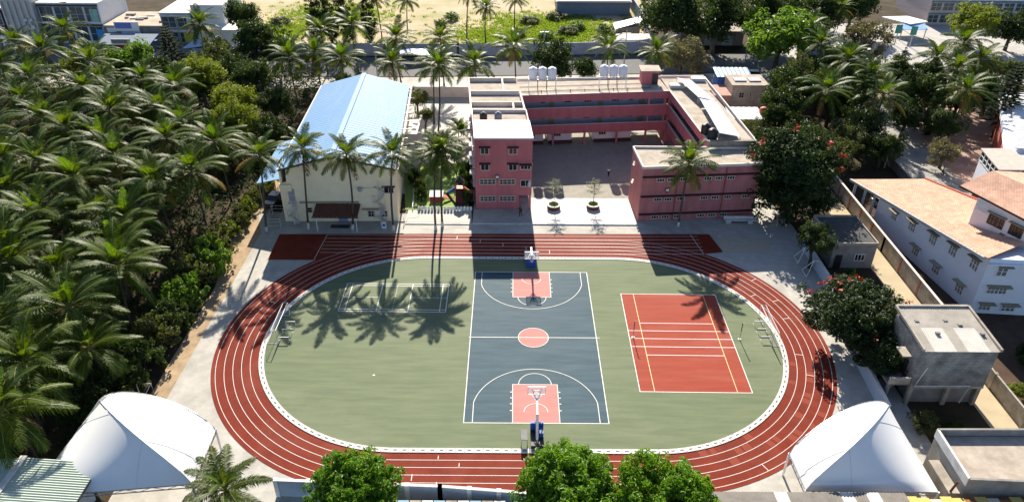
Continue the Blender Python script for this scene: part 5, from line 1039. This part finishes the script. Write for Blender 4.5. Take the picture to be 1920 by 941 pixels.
# big white roofed house at the far right
bh = thing('large_white_house', 'large white house with corrugated roof and red band at the right edge', 'house', (86,50,0))
MB().prism([(76,38.5),(100,38),(108,66),(92,68)], 0, 5.4).obj('wall', mat('red_white_wall', (.36,.085,.065), .85, .12, .8, .25), bh)
MB().prism([(75.6,37.9),(101,37.4),(109,67),(91.6,68.8)], 5.4, 6.2).obj('parapet_band', M['hw'], bh)
for k in range(26):
    t0 = k/26; a_, b_ = Vector((78.2,41,6.9)).lerp(Vector((92.5,66,6.9)), t0), Vector((98,39,6.3)).lerp(Vector((107,65,6.3)), t0); MB().bar(a_, b_, .8,.12).obj('roof_sheet', mat('white_sheet', (.62,.63,.64), .6, .1, 1.5, .3), bh)
MB().prism([(72.0,33.5),(78.5,33.5),(77.5,41),(73.5,41)], 0, 4.6).obj('annex_wall', M['hw'], bh); MB().prism([(71.7,33.2),(78.8,33.2),(77.8,41.2),(73.2,41.2)], 6.4, 6.55).obj('annex_roof', mat('tan_roof', (.50,.40,.34), .85, .15), bh)
Wx, Wy = Wall((73.5,41),(72.0,33.5)), Wall((72.0,33.5),(78.5,33.5))
for W_,n in ((Wx,5),(Wy,4)):
    for k in range(n): window(bh, W_, (k+.5)*W_.L/n, 4.65, W_.L/n-.1, 1.7, M['white'], mat('green_glass', (.03,.055,.06), .15, .15), 1, 2)
MB().prism([(70.9,36),(72.4,32.6),(73.0,32.9),(71.7,36.4)], 0, 3.2).obj('red_panel', MATS['red_white_wall'], bh)
# grey block house
gb = thing('block_house', 'unplastered grey block house with corrugated sheet roof', 'house', (43,-8,0))
BX0,BX1,BY0,BY1 = 39.2,46.9,-10.9,-4.7
BR = brickmat('grey_blocks', (.25,.245,.225), (.33,.32,.295), (.17,.165,.155), .42, .21)
MB().prism([(BX0,BY0),(BX1,BY0),(BX1,BY1),(BX0,BY1)], 2.6, 7.3).obj('block_wall', BR, gb)
MB().prism([(BX0+.6,BY0+.5),(BX1-.02,BY0+.5),(BX1-.02,BY1),(BX0+.6,BY1)], -.05, 2.58).obj('lower_wall', M['greyw'], gb)
MB().bar((BX0,BY0+.2,2.5),(BX1,BY0+.2,2.5),.5,.3).obj('beam', M['oldwall'], gb)
for x in (BX0+.3,43.4,BX1-.3): MB().box(x-.2,BY0+.02,-.05,x+.2,BY0+.42,2.36).obj('pillar', M['oldwall'], gb)
m = MB(); m.tube([(40.2,BY0-.08,5.2),(39.6,BY0-.08,2.7),(45.4,BY0-.08,2.75),(45.0,BY0-.08,.4)], .07, 6); m.obj('drain_pipe', M['dwhite'], gb)
shm = mat('asbestos_sheet', (.42,.385,.33), .9, .15, 1.0, .2, dirt=.3); shl = mat('asbestos_sheet_new', (.58,.55,.49), .9, .1, 1.0, .2, dirt=.15)
for r_ in range(2):
    for k in range(7):
        x0 = BX0-.1+k*1.13; y0 = BY0-.25+r_*3.3; z0 = 7.4+r_*.32; n = 10; v = []; f = []
        for i in range(n+1):
            xx = x0+1.17*i/n; dz = .05*(i % 2); v += [(xx,y0,z0+dz+.04*(1-r_)),(xx,y0+3.5,z0+.34+dz+.04*(1-r_))]
        for i in range(n): f.append((2*i,2*i+2,2*i+3,2*i+1))
        MB().add(v,f).obj('roof_sheet', shl if (r_ == 0 and k % 3) else shm, gb)
MB().bar((BX0,BY1+.45,8.0),(BX1,BY1+.45,8.0),.3,.5).obj('parapet', M['oldwall'], gb); MB().bar((BX1+.05,BY0-.2,7.6),(BX1+.05,BY1+.5,8.1),.25,.3).obj('parapet', M['oldwall'], gb); MB().bar((BX0-.1,BY0-.2,7.6),(BX0-.1,BY1+.5,8.1),.2,.3).obj('parapet', M['oldwall'], gb)
for x,y in ((40.3,-6.6),(41.6,-8.6),(44.6,-7.2),(46.2,-8.7),(43.4,-6.5)): MB().box(x-.22,y-.14,7.75,x+.22,y+.14,7.95).obj('weight_stone', M['greyw'], gb)
stx = MB()
for k in range(7): MB().box(36.6+k*.4,-9.6,.2+k*.35,37.1+k*.4,-8.2,.4+k*.35).obj('stair_step', M['greyw'], gb)
MB().prism([(37.0,-10.6),(39.18,-10.6),(39.18,-7.2),(37.0,-7.2)], 2.5, 2.7).obj('landing', M['greyw'], gb); MB().prism([(37.0,-10.7),(39.18,-10.7),(39.18,-10.5),(37.0,-10.5)], 2.7, 3.5).obj('landing_wall', M['oldwall'], gb); MB().box(37.2,-10.4,-.05,37.5,-10.1,2.5).obj('landing_pillar', M['greyw'], gb)
MB().prism([(38.2,-9.6),(39.18,-9.6),(39.18,-8.0),(38.2,-8.0)], 5.4, 5.55).obj('door_canopy', M['oldwall'], gb); MB().box(39.13,-9.4,2.7,39.18,-8.4,4.7).obj('door', M['black'], gb)
# flat-roofed terrace house at the bottom right
tb = thing('terrace_house', 'weathered flat-roofed house with parapet at the bottom right corner', 'house', (41,-23,0))
tp = [(37.0,-25.4),(48,-25.9),(48,-19.5),(37.1,-19.6)]
MB().prism(tp, 0, 4.4).obj('wall', M['greyw'], tb); MB().prism([(37.2,-25.2),(48,-25.7),(48,-19.7),(37.3,-19.8)], 4.4, 4.45).obj('roof', M['roofc'], tb)
for a_,b_ in ((tp[0],tp[1]),(tp[3],tp[2]),(tp[0],tp[3])): MB().bar((*a_,4.75),(*b_,4.75),.22,.95).obj('parapet', M['dwhite'] if a_ == tp[0] and b_ == tp[3] else M['greyw'], tb)
MB().box(36.0,-25.2,0,36.98,-21.4,3.1).obj('side_step', M['oldwall'], tb); MB().tube([(36.2,-25.0,3.0),(36.3,-25.2,4.6)], .1, 8).obj('vent_pipe', mat('rust', (.12,.05,.025), .9, .3), tb)
# dark flat roof house
db = thing('dark_flat_house', 'dark grey flat-roofed house below the red flowering tree', 'house', (43,19,0))
dp = [(40.8,15.6),(46.6,15.6),(46.5,23.2),(40.6,23.2)]
MB().prism(dp, 0, 3.7).obj('wall', M['greyw'], db); MB().prism([(41.0,15.8),(46.4,15.8),(46.3,23),(40.8,23)], 3.7, 3.75).obj('roof', mat('dark_roof', (.075,.078,.075), .9, .25, 1.0, .2, dirt=.3), db)
for i in range(4): MB().bar((*dp[i],3.85),(*dp[(i+1) % 4],3.85),.18,.36).obj('parapet', M['oldwall'], db)
m = MB(); Wd = Wall(dp[0], dp[1]); Wd.slab(m, .5, 1.5, 0, 2.1, 0, .05); m.obj('door', M['black'], db); window(db, Wd, 3.8, 1.2, 1.4, 1.1, M['dwhite'], M['glass'], 3, 1)
# tan house, blue roofed shed, white sheet roof, cars behind right range
tn = thing('tan_house', 'stained tan flat-roofed house behind the right school range', 'house', (45.5,80,0))
MB().box(42.2,76.1,0,49.4,82.5,4.4).obj('wall', mat('stained_tan', (.58,.52,.43), .9, .12, .8, .2, dirt=.4, dscale=.6), tn); MB().box(42.0,75.9,4.4,49.6,82.7,4.62).obj('roof', M['roofc'], tn)
for x0 in (43,46): MB().box(x0,78,4.62,x0+2.4,80,4.9).obj('roof_slab', M['dwhite'], tn)
Wt = Wall((42.2,76.1),(49.4,76.1)); window(tn, Wt, 2.0, 1.9, 1.1, 1.2, M['cream'], M['glass'], 2, 2); window(tn, Wt, 3.8, 2.1, .4, .9, M['cream'], M['glass'], 1, 2)
MB().box(38.5,75.5,0,42.1,82,2.6).obj('annex', mat('pink_tan', (.44,.27,.22), .9, .15, .8, .2, dirt=.2), tn)
bs = thing('blue_shed', 'small shed with a blue sheet roof behind the tan house', 'shed', (44.5,85,0))
MB().box(41.0,83.2,0,47.5,86.8,3.6).obj('wall', mat('shed_blue', (.05,.14,.42), .7, .15), bs)
for k in range(8): x0 = 40.6+k*.93; MB().add([(x0,82.7,4.0),(x0+.93,82.7,4.0),(x0+.93,87.3,4.6),(x0,87.3,4.6),(x0+.46,82.7,4.08),(x0+.46,87.3,4.68)], [(0,4,5,3),(4,1,2,5)]).obj('roof_sheet', mat('light_blue_sheet', (.30,.42,.56), .5, .1, 1, .4), bs)
ws = thing('white_sheet_shed', 'low shed with a white sheet roof beside the right school range', 'shed', (42,66,0))
MB().box(39.4,63.8,0,45.2,68.4,2.2).obj('wall', M['oldwall'], ws)
for k in range(6): x0 = 39.1+k*1.06; MB().add([(x0,63.4,2.3),(x0+1.06,63.4,2.3),(x0+1.06,68.8,2.7),(x0,68.8,2.7),(x0+.5,63.4,2.36),(x0+.5,68.8,2.76)], [(0,4,5,3),(4,1,2,5)]).obj('roof_sheet', MATS['white_sheet'], ws)
T = thing('orange_tank', 'round orange water tank at the corner of the white shed roof', 'water tank', (45.9,66.4,0)); MB().lathe((45.9,66.4,2.3), [(.75,0),(.8,.6),(.75,1.1),(.3,1.35)], 14).obj('body', mat('orange_tank_m', (.45,.12,.035), .6, .15), T, True); MB().box(45.2,65.7,-.05,46.6,67.1,2.3).obj('base', M['greyw'], T)
# bottom sheds
gs_ = thing('green_roof_shed', 'shed with a striped pale green sheet roof in the bottom left corner', 'shed', (-44,-26,0))
MB().prism([(-52,-33),(-40.6,-33),(-40.6,-23.9),(-52,-23.9)], 0, 3.2).obj('wall', M['bluewall'], gs_)
for sdx,(xa,za,xb,zb) in enumerate(((-52.5,3.6,-46.4,4.3),(-46.2,4.3,-39.6,3.7))):
    for k in range(38):
        y0 = -22.9-k*.26; MB().add([(xa,y0,za),(xb,y0,zb),(xb,y0-.13,zb+.07),(xa,y0-.13,za+.07),(xb,y0-.26,zb),(xa,y0-.26,za)], [(1,0,3,2),(2,3,5,4)]).obj('roof_rib', mat('pale_green_sheet', (.40,.46,.38), .55, .08, 1.5, .3), gs_)
MB().bar((-46.3,-22.8,4.42),(-46.3,-33,4.42),.6,.06).obj('ridge_cap', M['dwhite'], gs_); MB().bar((-39.6,-22.8,3.62),(-39.6,-33,3.62),.12,.16).obj('edge_trim', M['black'], gs_)
for y in (-24.2,-27,-30): MB().tube([(-39.9,y,-.05),(-39.9,y,3.6)], .06, 6).obj('post', M['steel'], gs_)
bs2 = thing('corrugated_roof_shed', 'low shed with a grey corrugated roof along the bottom edge', 'shed', (23,-28,0))
MB().box(13.8,-31,0,31.4,-26.2,3.6).obj('wall', M['greyw'], bs2); rdx = random.Random(5)
for k in range(16):
    x0 = 13.4+k*1.14; n = 8; v = []; f = []
    for i in range(n+1): xx = x0+1.14*i/n; dz = .06*(i % 2); v += [(xx,-25.75,3.75+dz),(xx,-31.4,4.3+dz)]
    for i in range(n): f.append((2*i,2*i+1,2*i+3,2*i+2))
    MB().add(v,f).obj('roof_sheet', shl if rdx.random() < .35 else mat('old_grey_sheet', (.22,.20,.175), .9, .2, 1, .2, dirt=.3), bs2)
yb = thing('yellow_roof_stall', 'stall with patched yellow sheet roof at the bottom right edge', 'stall', (38,-28.5,0))
MB().box(31.8,-32,0,44,-27.4,3.5).obj('wall', M['oldwall'], yb); yc = [mat('yellow_sheet', (.58,.42,.12), .7, .12, 1.2, .3), mat('rust_sheet', (.28,.11,.03), .85, .2), mat('pale_yellow_sheet', (.60,.52,.36), .75, .1)]
for k in range(13): x0 = 31.5+k*1.0; MB().prism([(x0,-32),(x0+.98,-32),(x0+.98,-26.1-(k % 3)*.15),(x0,-26.1-(k % 3)*.15)], [4.1,4.1,3.7,3.7], [4.15,4.15,3.75,3.75]).obj('roof_sheet', yc[(0,0,2,0,0,1,0,2,1,0,1,0,0)[k]], yb)
st = thing('market_stall', 'low stall with grey striped roof below the blue wall', 'stall', (-8,-27,0))
MB().box(-13.5,-28.5,0,-3,-25.6,1.6).obj('counter', M['greyw'], st)
for k in range(10): MB().box(-13.7+k*1.07,-28.9,1.65,-12.72+k*1.07,-25.2,1.72).obj('roof_sheet', (M['dwhite'],mat('stall_blue', (.22,.36,.46), .7),M['oldwall'])[k % 3], st)
# ---- vehicles
def car(x, y, rz, m, label, L=4.2, W_=1.72, H_=1.5, suv=False):
    T = thing('parked_car', label, 'car', (x,y,0), rz); w2 = W_/2; h = H_
    lo = [(-L/2,.35),(-L/2,.78),(-L/2+.12,.88),(-L*.20,.95),(L*.5-.55,.98),(L/2-.05,.9),(L/2,.4)]
    def hull(prof, wd, inset=0.0):
        n = len(prof); v = [(p[0],-wd,p[1]) for p in prof]+[(p[0],wd,p[1]) for p in prof]
        return MB().add(v, [tuple(range(n)), tuple(range(2*n-1,n-1,-1))]+[(i,n+i,n+(i+1) % n,(i+1) % n) for i in range(n)])
    b = hull(lo, w2); me = b.mesh('body', m); o = put(me, 'body', T, (0,0,0)); bv = o.modifiers.new('bevel','BEVEL'); bv.width = .09; bv.segments = 2
    r_ = L/2-.1 if suv else L/2-.5
    gh = [(-L*.21,.95),(-L*.06,h-.04),(0,h),(r_-.35,h-.02),(r_,.97)]; gw = w2-.13
    cb = MB(); n = len(gh); v = [(p[0],-(w2-.04 if i in (0,n-1) else gw),p[1]) for i,p in enumerate(gh)]+[(p[0],(w2-.04 if i in (0,n-1) else gw),p[1]) for i,p in enumerate(gh)]
    cb.add(v, [tuple(range(n)), tuple(range(2*n-1,n-1,-1))]+[(i,n+i,n+(i+1) % n,(i+1) % n) for i in range(n)]); put(cb.mesh('glasshouse', M['glass']), 'glasshouse', T, (0,0,0))
    put(MB().prism([(-L*.07,-gw-.01),(r_-.3,-gw-.01),(r_-.3,gw+.01),(-L*.07,gw+.01)], h-.045, h+.02).mesh('roof_panel', m), 'roof_panel', T, (0,0,0))
    for sx in (-L*.31,L*.30):
        for sy in (-1,1):
            k = MB(); k.tube([(sx,sy*(w2-.2),.31),(sx,sy*(w2+.01),.31)], .31, 14); wl = put(k.mesh('wheel', M['black']), 'wheel', T, (0,0,0)); k = MB(); k.tube([(sx,sy*(w2-.02),.31),(sx,sy*(w2+.02),.31)], .18, 10); put(k.mesh('rim', M['steel']), 'rim', wl, (0,0,0))
    for sy in (-1,1): put(MB().box(-L/2-.01,sy*.62-.2,.62,-L/2+.05,sy*.62+.2,.78).mesh('headlight', M['white']), 'headlight', T, (0,0,0)); put(MB().box(L/2-.06,sy*.66-.15,.65,L/2+.01,sy*.66+.15,.8).mesh('tail_light', M['redpipe']), 'tail_light', T, (0,0,0))
    return T
wc = mat('white_car_paint', (.72,.73,.74), .25, .02, 1, .5); dk = mat('dark_car_paint', (.03,.028,.03), .25, .05, 1, .5); gc = mat('silver_car_paint', (.34,.35,.37), .28, .03, 1, .5)
car(-39.9,33.0,R(80),dk,'dark car parked left of the cream hall'); car(52.6,94.0,R(178),wc,'white van-like car on the roadside behind the school', 4.3, 1.75, 1.75, True); car(55.4,32.6,R(100),gc,'silver car under the tiled carport'); car(84.6,112.0,R(20),wc,'white car on the road by the market canopy'); car(108,112,R(8),gc,'silver car in the shade of the right shops')
car(-97,110.5,R(5),wc,'white car before the showroom on the left', 4.2)
# ---- top left: row of shops
FA = mat('showroom_glass', (.045,.075,.085), .18, .3, .5, .6); FB = mat('blue_grey_sheet', (.16,.20,.26), .6, .12, 1, .3)
def shop(name, label, x0, x1, y0, y1, h, wm, storeys, glass=True, pier=None, rm=None):
    T = thing(name, label, 'building', ((x0+x1)/2,y0,0)); MB().box(x0,y0,-.05,x1,y1,h).obj('wall', wm, T); MB().box(x0-.2,y0-.2,h,x1+.2,y1+.2,h+.35).obj('roof', rm or M['roofw'], T); W_ = Wall((x0,y0),(x1,y0)); hs = h/storeys
    if glass:
        n = max(2, int((x1-x0)/3.2))
        for s_ in range(storeys):
            for k in range(n): window(T, W_, (k+.5)*W_.L/n, s_*hs+.45, W_.L/n-.35, hs-1.1, M['dwhite'], FA, 2, 2)
            m = MB(); W_.slab(m, 0, W_.L, (s_+1)*hs-.6, (s_+1)*hs-.12, 0, .25); m.obj('sign_band', pier or M['greyw'], T)
    return T, W_
def lettering(T, W_, txt, u, z, size, m, out=.3):
    cu = bpy.data.curves.new('lettering', 'FONT'); cu.body = txt; cu.size = size; cu.extrude = .03; cu.align_x = 'CENTER'
    tmp = bpy.data.objects.new('tmp', cu); C.objects.link(tmp); dg = bpy.context.evaluated_depsgraph_get(); me = bpy.data.meshes.new_from_object(tmp.evaluated_get(dg)); bpy.data.objects.remove(tmp)
    me.materials.clear(); me.materials.append(m); o = put(me, 'lettering', T, W_.P(u,z,out)-Vector(T.location)); o.rotation_euler = (math.pi/2,0,W_.rz); return o
T, W_ = shop('showroom', 'glass-fronted showroom with yellow lettering in the row of shops', -120.5,-105.5,117.5,132,9.6, mat('white_panel', (.66,.67,.68), .7, .06, 1, .3), 2, True, mat('dark_band', (.055,.06,.065), .6, .1))
yl = mat('yellow_letters', (.62,.36,.04), .5, .05); lettering(T, W_, 'BRIGADA', 10.2, 4.3, 1.0, yl)
for k in range(6): m = MB(); W_.slab(m, 1.2+k*.62, 1.62+k*.62, 4.35, 4.95, .26, .31); m.obj('sign_mark', yl, T)
m = MB(); W_.slab(m, 13.0, 14.8, .6, 3.4, .1, .16); m.obj('poster', mat('poster_blue', (.06,.30,.62), .5, .2, 3), T); m = MB(); W_.slab(m, 12.6, 14.6, 5.4, 8.4, .1, .16); m.obj('poster', mat('poster_green', (.30,.48,.40), .5, .25, 2), T)
MB().lathe(W_.P(6.6,9.9,.1), [(.9,-.05),(.9,.05)], 20).obj('dish', M['greyw'], T)
T, W_ = shop('columned_building', 'tall cream building with vertical fins left of the showroom', -128.6,-121,116.2,130,11, mat('cream_panel', (.56,.52,.47), .8, .08, 1, .3, dirt=.15), 3, False)
for k in range(6): m = MB(); W_.slab(m, .2+k*1.45, .65+k*1.45, 1.0, 10.6, 0, .5); m.obj('fin', MATS['cream_panel'], T)
for k in range(4): m = MB(); W_.slab(m, 5.0+(k % 2)*1.3, 5.9+(k % 2)*1.3, 4.2+(k//2)*1.6, 4.9+(k//2)*1.6, .5, .95); m.obj('air_conditioner', M['dwhite'], T)
T, W_ = shop('corner_shop', 'dark shop with red band at the top left corner', -142,-129,116,130,8.5, mat('dark_shop_wall', (.075,.07,.07), .8, .2), 2, True, mat('red_band', (.30,.05,.04), .6))
for k in range(5): m = MB(); W_.slab(m, 7.2+k*.7, 7.7+k*.7, 7.85, 8.25, .26, .31); m.obj('sign_mark', M['white'], T)
T, W_ = shop('low_shop', 'single-storey shop with a sandy flat roof and blue and white signboard', -104.8,-90.5,116.8,130,4.3, M['greyw'], 1, False, None, mat('sandy_roof', (.50,.42,.33), .95, .15, .5, .15, dirt=.35))
for k,w_ in enumerate((1.8,4.9,8.0,11.0)):
    m = MB(); W_.slab(m, w_-1.2, w_+1.2, .0, 2.7, .02, .10); m.obj('shutter', (mat('grey_green_shutter', (.36,.42,.42), .6, .1), M['glass'])[k % 2], T)
m = MB(); W_.slab(m, .6, 2.6, 3.0, 4.1, .15, .3); m.obj('side_sign', M['white'], T)
m = MB(); W_.slab(m, 2.7, 8.8, 3.3, 5.6, .35, .5); sg = m.obj('signboard', M['white'], T); m = MB(); W_.slab(m, 2.9, 7.0, 4.0, 5.4, .5, .53); m.obj('sign_print', mat('sign_blue', (.18,.22,.55), .5, .3, 4), sg)
m = MB(); W_.slab(m, 4.2, 9.0, 2.6, 3.25, .5, .65); m.obj('lower_signboard', mat('sign_pale_blue', (.50,.56,.74), .5, .15, 4), T)
rdx = random.Random(12)
for k in range(14): x, y = rdx.uniform(-104,-91), rdx.uniform(119,129); MB().box(x,y,4.66,x+rdx.uniform(.6,2.4),y+rdx.uniform(.3,.9),4.66+rdx.uniform(.15,.5)).obj('roof_clutter', (M['oldwall'],M['greyw'],M['dwhite'])[k % 3], T)
T, W_ = shop('narrow_shop', 'narrow shop with yellow poster and dark glass right of the sandy roof', -90.2,-82.6,116.6,130,7.6, M['greyw'], 2, True, M['dwhite']); m = MB(); W_.slab(m, 5.0, 7.4, .7, 3.0, .12, .2); m.obj('poster', mat('poster_yellow', (.55,.50,.06), .5, .25, 3), T)
m = MB(); W_.slab(m, 6.4, 7.5, 4.4, 7.2, .1, .2); m.obj('poster', mat('poster_white', (.6,.6,.62), .5, .25, 3), T)
T, W_ = shop('white_building', 'plain white building with a red edge beside the top palm', -82.2,-74.5,117,131,9.4, M['white'], 2, False); MB().box(-82.35,116.85,-.05,-82.2,131,9.4).obj('red_edge', MATS['red_band'], T)
m = MB(); W_.slab(m, 2.0, 3.2, 0, 2.2, 0, .06); m.obj('door', M['greyw'], T)
T, W_ = shop('white_shed', 'white flat-topped shed beside the tall dark tree at the top', -76.5,-70.5,112.5,124,4.6, M['white'], 1, False); m = MB(); W_.slab(m, 1.5, 3.5, 0, 2.4, 0, .06); m.obj('door', M['greyw'], T)
bsf = thing('blue_grey_shed', 'blue-grey sheet roofed shed with a red front before the shops', 'shed', (-97,109.5,0)); MB().box(-103,108.2,0,-90.4,113.2,2.3).obj('wall', FB, bsf); MB().prism([(-103.4,107.6),(-90,107.6),(-90,113.6),(-103.4,113.6)], [2.5,2.5,3.4,3.4], [2.6,2.6,3.5,3.5]).obj('roof', FB, bsf); MB().box(-98.5,108.05,1.4,-92.5,108.18,2.3).obj('red_front', MATS['red_band'], bsf); MB().box(-99.2,107.5,2.7,-94.6,107.7,3.9).obj('sign_frame', M['dwhite'], bsf); MB().box(-98.9,107.44,2.85,-94.9,107.49,3.75).obj('sign_face', M['greyw'], bsf)
T = thing('roadside_board', 'white notice board on posts at the left edge of the grove', 'sign', (-122,106,0)); MB().box(-124.2,105.9,2.4,-119.6,106.05,5.0).obj('board', M['white'], T)
for x in (-123.6,-120.2): MB().tube([(x,106.15,-.05),(x,106.15,4.6)], .08, 6).obj('post', M['steel'], T)
for k in range(4): MB().box(-123.8,105.86,2.8+k*.5,-120.4+.3*(k % 2),105.895,3.0+k*.5).obj('print', mat('print_grey', (.25,.27,.32), .6), T)
sw = thing('sheet_shed', 'sloping blue sheet shed beside the palm at the top left', 'shed', (-79,108,0)); MB().prism([(-82.5,107.4),(-76.6,107.4),(-76.0,111.6),(-81.0,111.6)], [1.6,2.4,3.4,2.6], [1.7,2.5,3.5,2.7]).obj('roof', MATS['light_blue_sheet'], sw); MB().box(-81,108,0,-77,111,1.6).obj('wall', M['greyw'], sw)
wall_thing('roadside_wall', 'pale grey low wall left of the big round tree by the road', [(-80,107.2),(-67,107.4)], 1.9, .2, MATS['pale_grey_wall'])
# ---- top middle: sheds at the end of the lot, house under the dark trees
ls = thing('lot_shed', 'long shed with pale sheet roofs at the end of the dry lot', 'shed', (28,128,0)); MB().prism([(23.5,114.2),(31.5,114.6),(31.5,119),(23.5,118.8)], 0, 2.6).obj('wall', M['dwhite'], ls); MB().prism([(23.2,113.8),(31.9,114.2),(31.9,119.4),(23.2,119.2)], 2.6, 2.75).obj('roof', mat('pale_pink_roof', (.62,.53,.50), .8, .08), ls); MB().prism([(24.5,125),(31,128),(31,135),(24.5,132)], 0, 2.4).obj('wall', M['greyw'], ls); MB().prism([(24,124.6),(31.5,127.6),(31.5,132.5),(24,130)], [2.4,3.6,3.6,2.4], [2.5,3.7,3.7,2.5]).obj('roof', MATS['pale_blue_sheet'], ls)
wall_thing('lot_side_wall', 'tall pale wall closing the dry lot on its right side', [(32.2,113),(32.8,140),(32,175)], 3.6, .25, MATS['pale_grey_wall'])
gsh = thing('dark_lot_shed', 'dark shed at the top edge of the dry lot', 'shed', (22,152,0)); MB().box(10,148,0,31,162,4).obj('wall', FB, gsh); MB().prism([(9.5,147.5),(31.4,147.5),(31.4,163),(9.5,163)], [3.6,3.6,4.8,4.8], [3.8,3.8,5.0,5.0]).obj('roof', mat('dark_sheet', (.12,.13,.15), .7, .2), gsh)
lh = thing('low_roadside_house', 'low grey house with shutters under the huge dark trees', 'house', (48,120,0)); MB().box(40,119,0,56,128,3.6).obj('wall', M['greyw'], lh); MB().box(39.5,118.2,3.6,56.5,128.5,3.85).obj('roof', M['oldwall'], lh); Wq = Wall((40,119),(56,119))
for u in (3,7.5,12): m = MB(); Wq.slab(m, u-1.4, u+1.4, 0, 2.5, 0, .08); m.obj('shutter', MATS['grey_green_shutter'], lh)
tp_ = thing('blue_tarpaulin', 'bright blue tarpaulin stretched over a roadside stall', 'tarpaulin', (-26,104.5,0)); v = []; n = 7
for i in range(n):
    for j in range(n): v.append((-29.5+7.5*i/6+.15*math.sin(j), 102.6+3.8*j/6, 2.5+.35*math.sin(i*1.1)*math.cos(j*.8)-.5*((i-3)/3)**2))
MB().add(v, [(i*n+j,(i+1)*n+j,(i+1)*n+j+1,i*n+j+1) for i in range(n-1) for j in range(n-1)]).obj('sheet', mat('tarp_blue', (.02,.11,.60), .5, .12, 1.5, .4), tp_, True)
for x,y in ((-29.4,102.7),(-22.1,102.7),(-29.4,106.3),(-22.1,106.3)): MB().tube([(x,y,-.05),(x,y,2.1)], .05, 5).obj('pole', M['steel'], tp_)
# ---- top right: glass building, canopy, shops
T, W_ = shop('glass_building', 'pinkish building with blue-green glass front at the top right', 113.0,160,140.6,160,6.6, mat('pink_panel', (.58,.46,.42), .8, .06, 1, .3), 2, True, mat('blue_glass_band', (.12,.20,.24), .3, .2))
cp = thing('market_canopy', 'white canopy with a blue edge before the pinkish building', 'canopy', (102,130,0)); MB().prism([(97.1,134.1),(101.6,126.8),(107.5,129.6),(104.5,135)], 3.4, 3.7).obj('roof', M['white'], cp); MB().prism([(98.1,124.0),(105.1,124.0),(106.2,128.4),(99.9,128.2)], [2.9,2.9,3.3,3.3], [3.0,3.0,3.4,3.4]).obj('lower_roof', mat('canopy_blue', (.22,.38,.62), .5, .08), cp)
for x,y in ((98.6,124.4),(104.8,124.4),(98,133.6),(104.2,134.5)): MB().tube([(x,y,-.05),(x,y,3.3)], .12, 7).obj('post', M['steel'], cp)
for k,(x,y) in enumerate(((95.6,120.5),(98.8,119.0))):
    T = thing('street_sign', '%s tall green sign board on the market pavement' % ('left','right')[k], 'sign', (x,y,0), group='green sign boards'); MB().box(x-.12,y-.06,-.05,x+.12,y+.06,4.4).obj('post', M['steel'], T); MB().box(x-.8,y-.14,3.0,x+.8,y-.07,5.2).obj('board', mat('sign_green', (.06,.28,.22), .5, .2, 2), T)
rw = thing('market_row', 'row of small shops with blue signs at the right edge', 'building', (150,130,0)); MB().box(140,128,0,175,140,6.5).obj('wall', M['hw'], rw); Wz = Wall((140,128),(175,128))
for k in range(5): m = MB(); Wz.slab(m, 1+k*7, 6+k*7, 3.0, 5.4, 0, .3); m.obj('signboard', mat('sign_deep_blue', (.05,.07,.32), .5, .3, 3), rw); m = MB(); Wz.slab(m, 1+k*7, 6+k*7, 0, 2.7, 0, .1); m.obj('shutter', MATS['grey_green_shutter'], rw)
sk = thing('street_kiosk', 'small cream kiosk beside the bright green tree', 'kiosk', (72,118,0)); MB().box(69,115.5,0,76,119,2.8).obj('wall', M['dwhite'], sk); MB().box(68.4,114.6,2.8,76.6,119.4,3.0).obj('roof', M['cream'], sk); MB().box(70,115.42,.9,75,115.48,2.3).obj('hatch', M['greyw'], sk)
# ---- street furniture: poles and wires
def pole(x, y, h, label, lamp=False):
    T = thing('utility_pole', label, 'pole', (x,y,0), group='utility poles along the road'); MB().tube([(x,y,-.1),(x,y,h)], [.16,.10], 8).obj('mast', mat('pole_concrete', (.34,.33,.31), .9, .1), T); MB().box(x-1.0,y-.06,h-.7,x+1.0,y+.06,h-.55).obj('crossarm', M['steel'], T)
    if lamp: MB().tube([(x,y,h-.2),(x-1.2,y-.3,h+.3)], .05, 5).obj('lamp_arm', M['steel'], T); MB().box(x-1.7,y-.45,h+.22,x-1.1,y-.2,h+.36).obj('lamp_head', M['white'], T)
    return T
pole(-32.8,91.0,8.6,'white utility pole behind the hall roof',True); pole(4.5,100.0,9.0,'thin utility pole by the grey lot wall'); pole(23.2,99.5,9.0,'lattice-like pole left of the palm behind the roof room'); pole(53.0,105,8.0,'leaning grey pole under the huge dark trees'); pole(62.0,47.5,4.6,'small lamp post on the shaded street',True)
def wire(a_, b_, sag, label):
    a_, b_ = Vector(a_), Vector(b_); pts = [a_.lerp(b_, i/16)-Vector((0,0,sag*4*(i/16)*(1-i/16))) for i in range(17)]
    tag(MB().tube(pts, .028, 4).obj('power_line', mat('wire', (.10,.10,.11), .6), None), label, 'power line', 'power lines at the top right')
wire((72,140,10),(150,95,9.0),1.2,'lower power line slanting over the market pavement'); wire((84,150,10.5),(152,99,9.6),1.2,'middle power line slanting over the right trees'); wire((95,155,11),(154,103,10.2),1.2,'upper power line slanting to the right edge')
p1_, p2_ = pole(72,140,10.4,'far pole carrying the power lines at the top'), pole(152,99,10.4,'near pole carrying the power lines beyond the right edge')
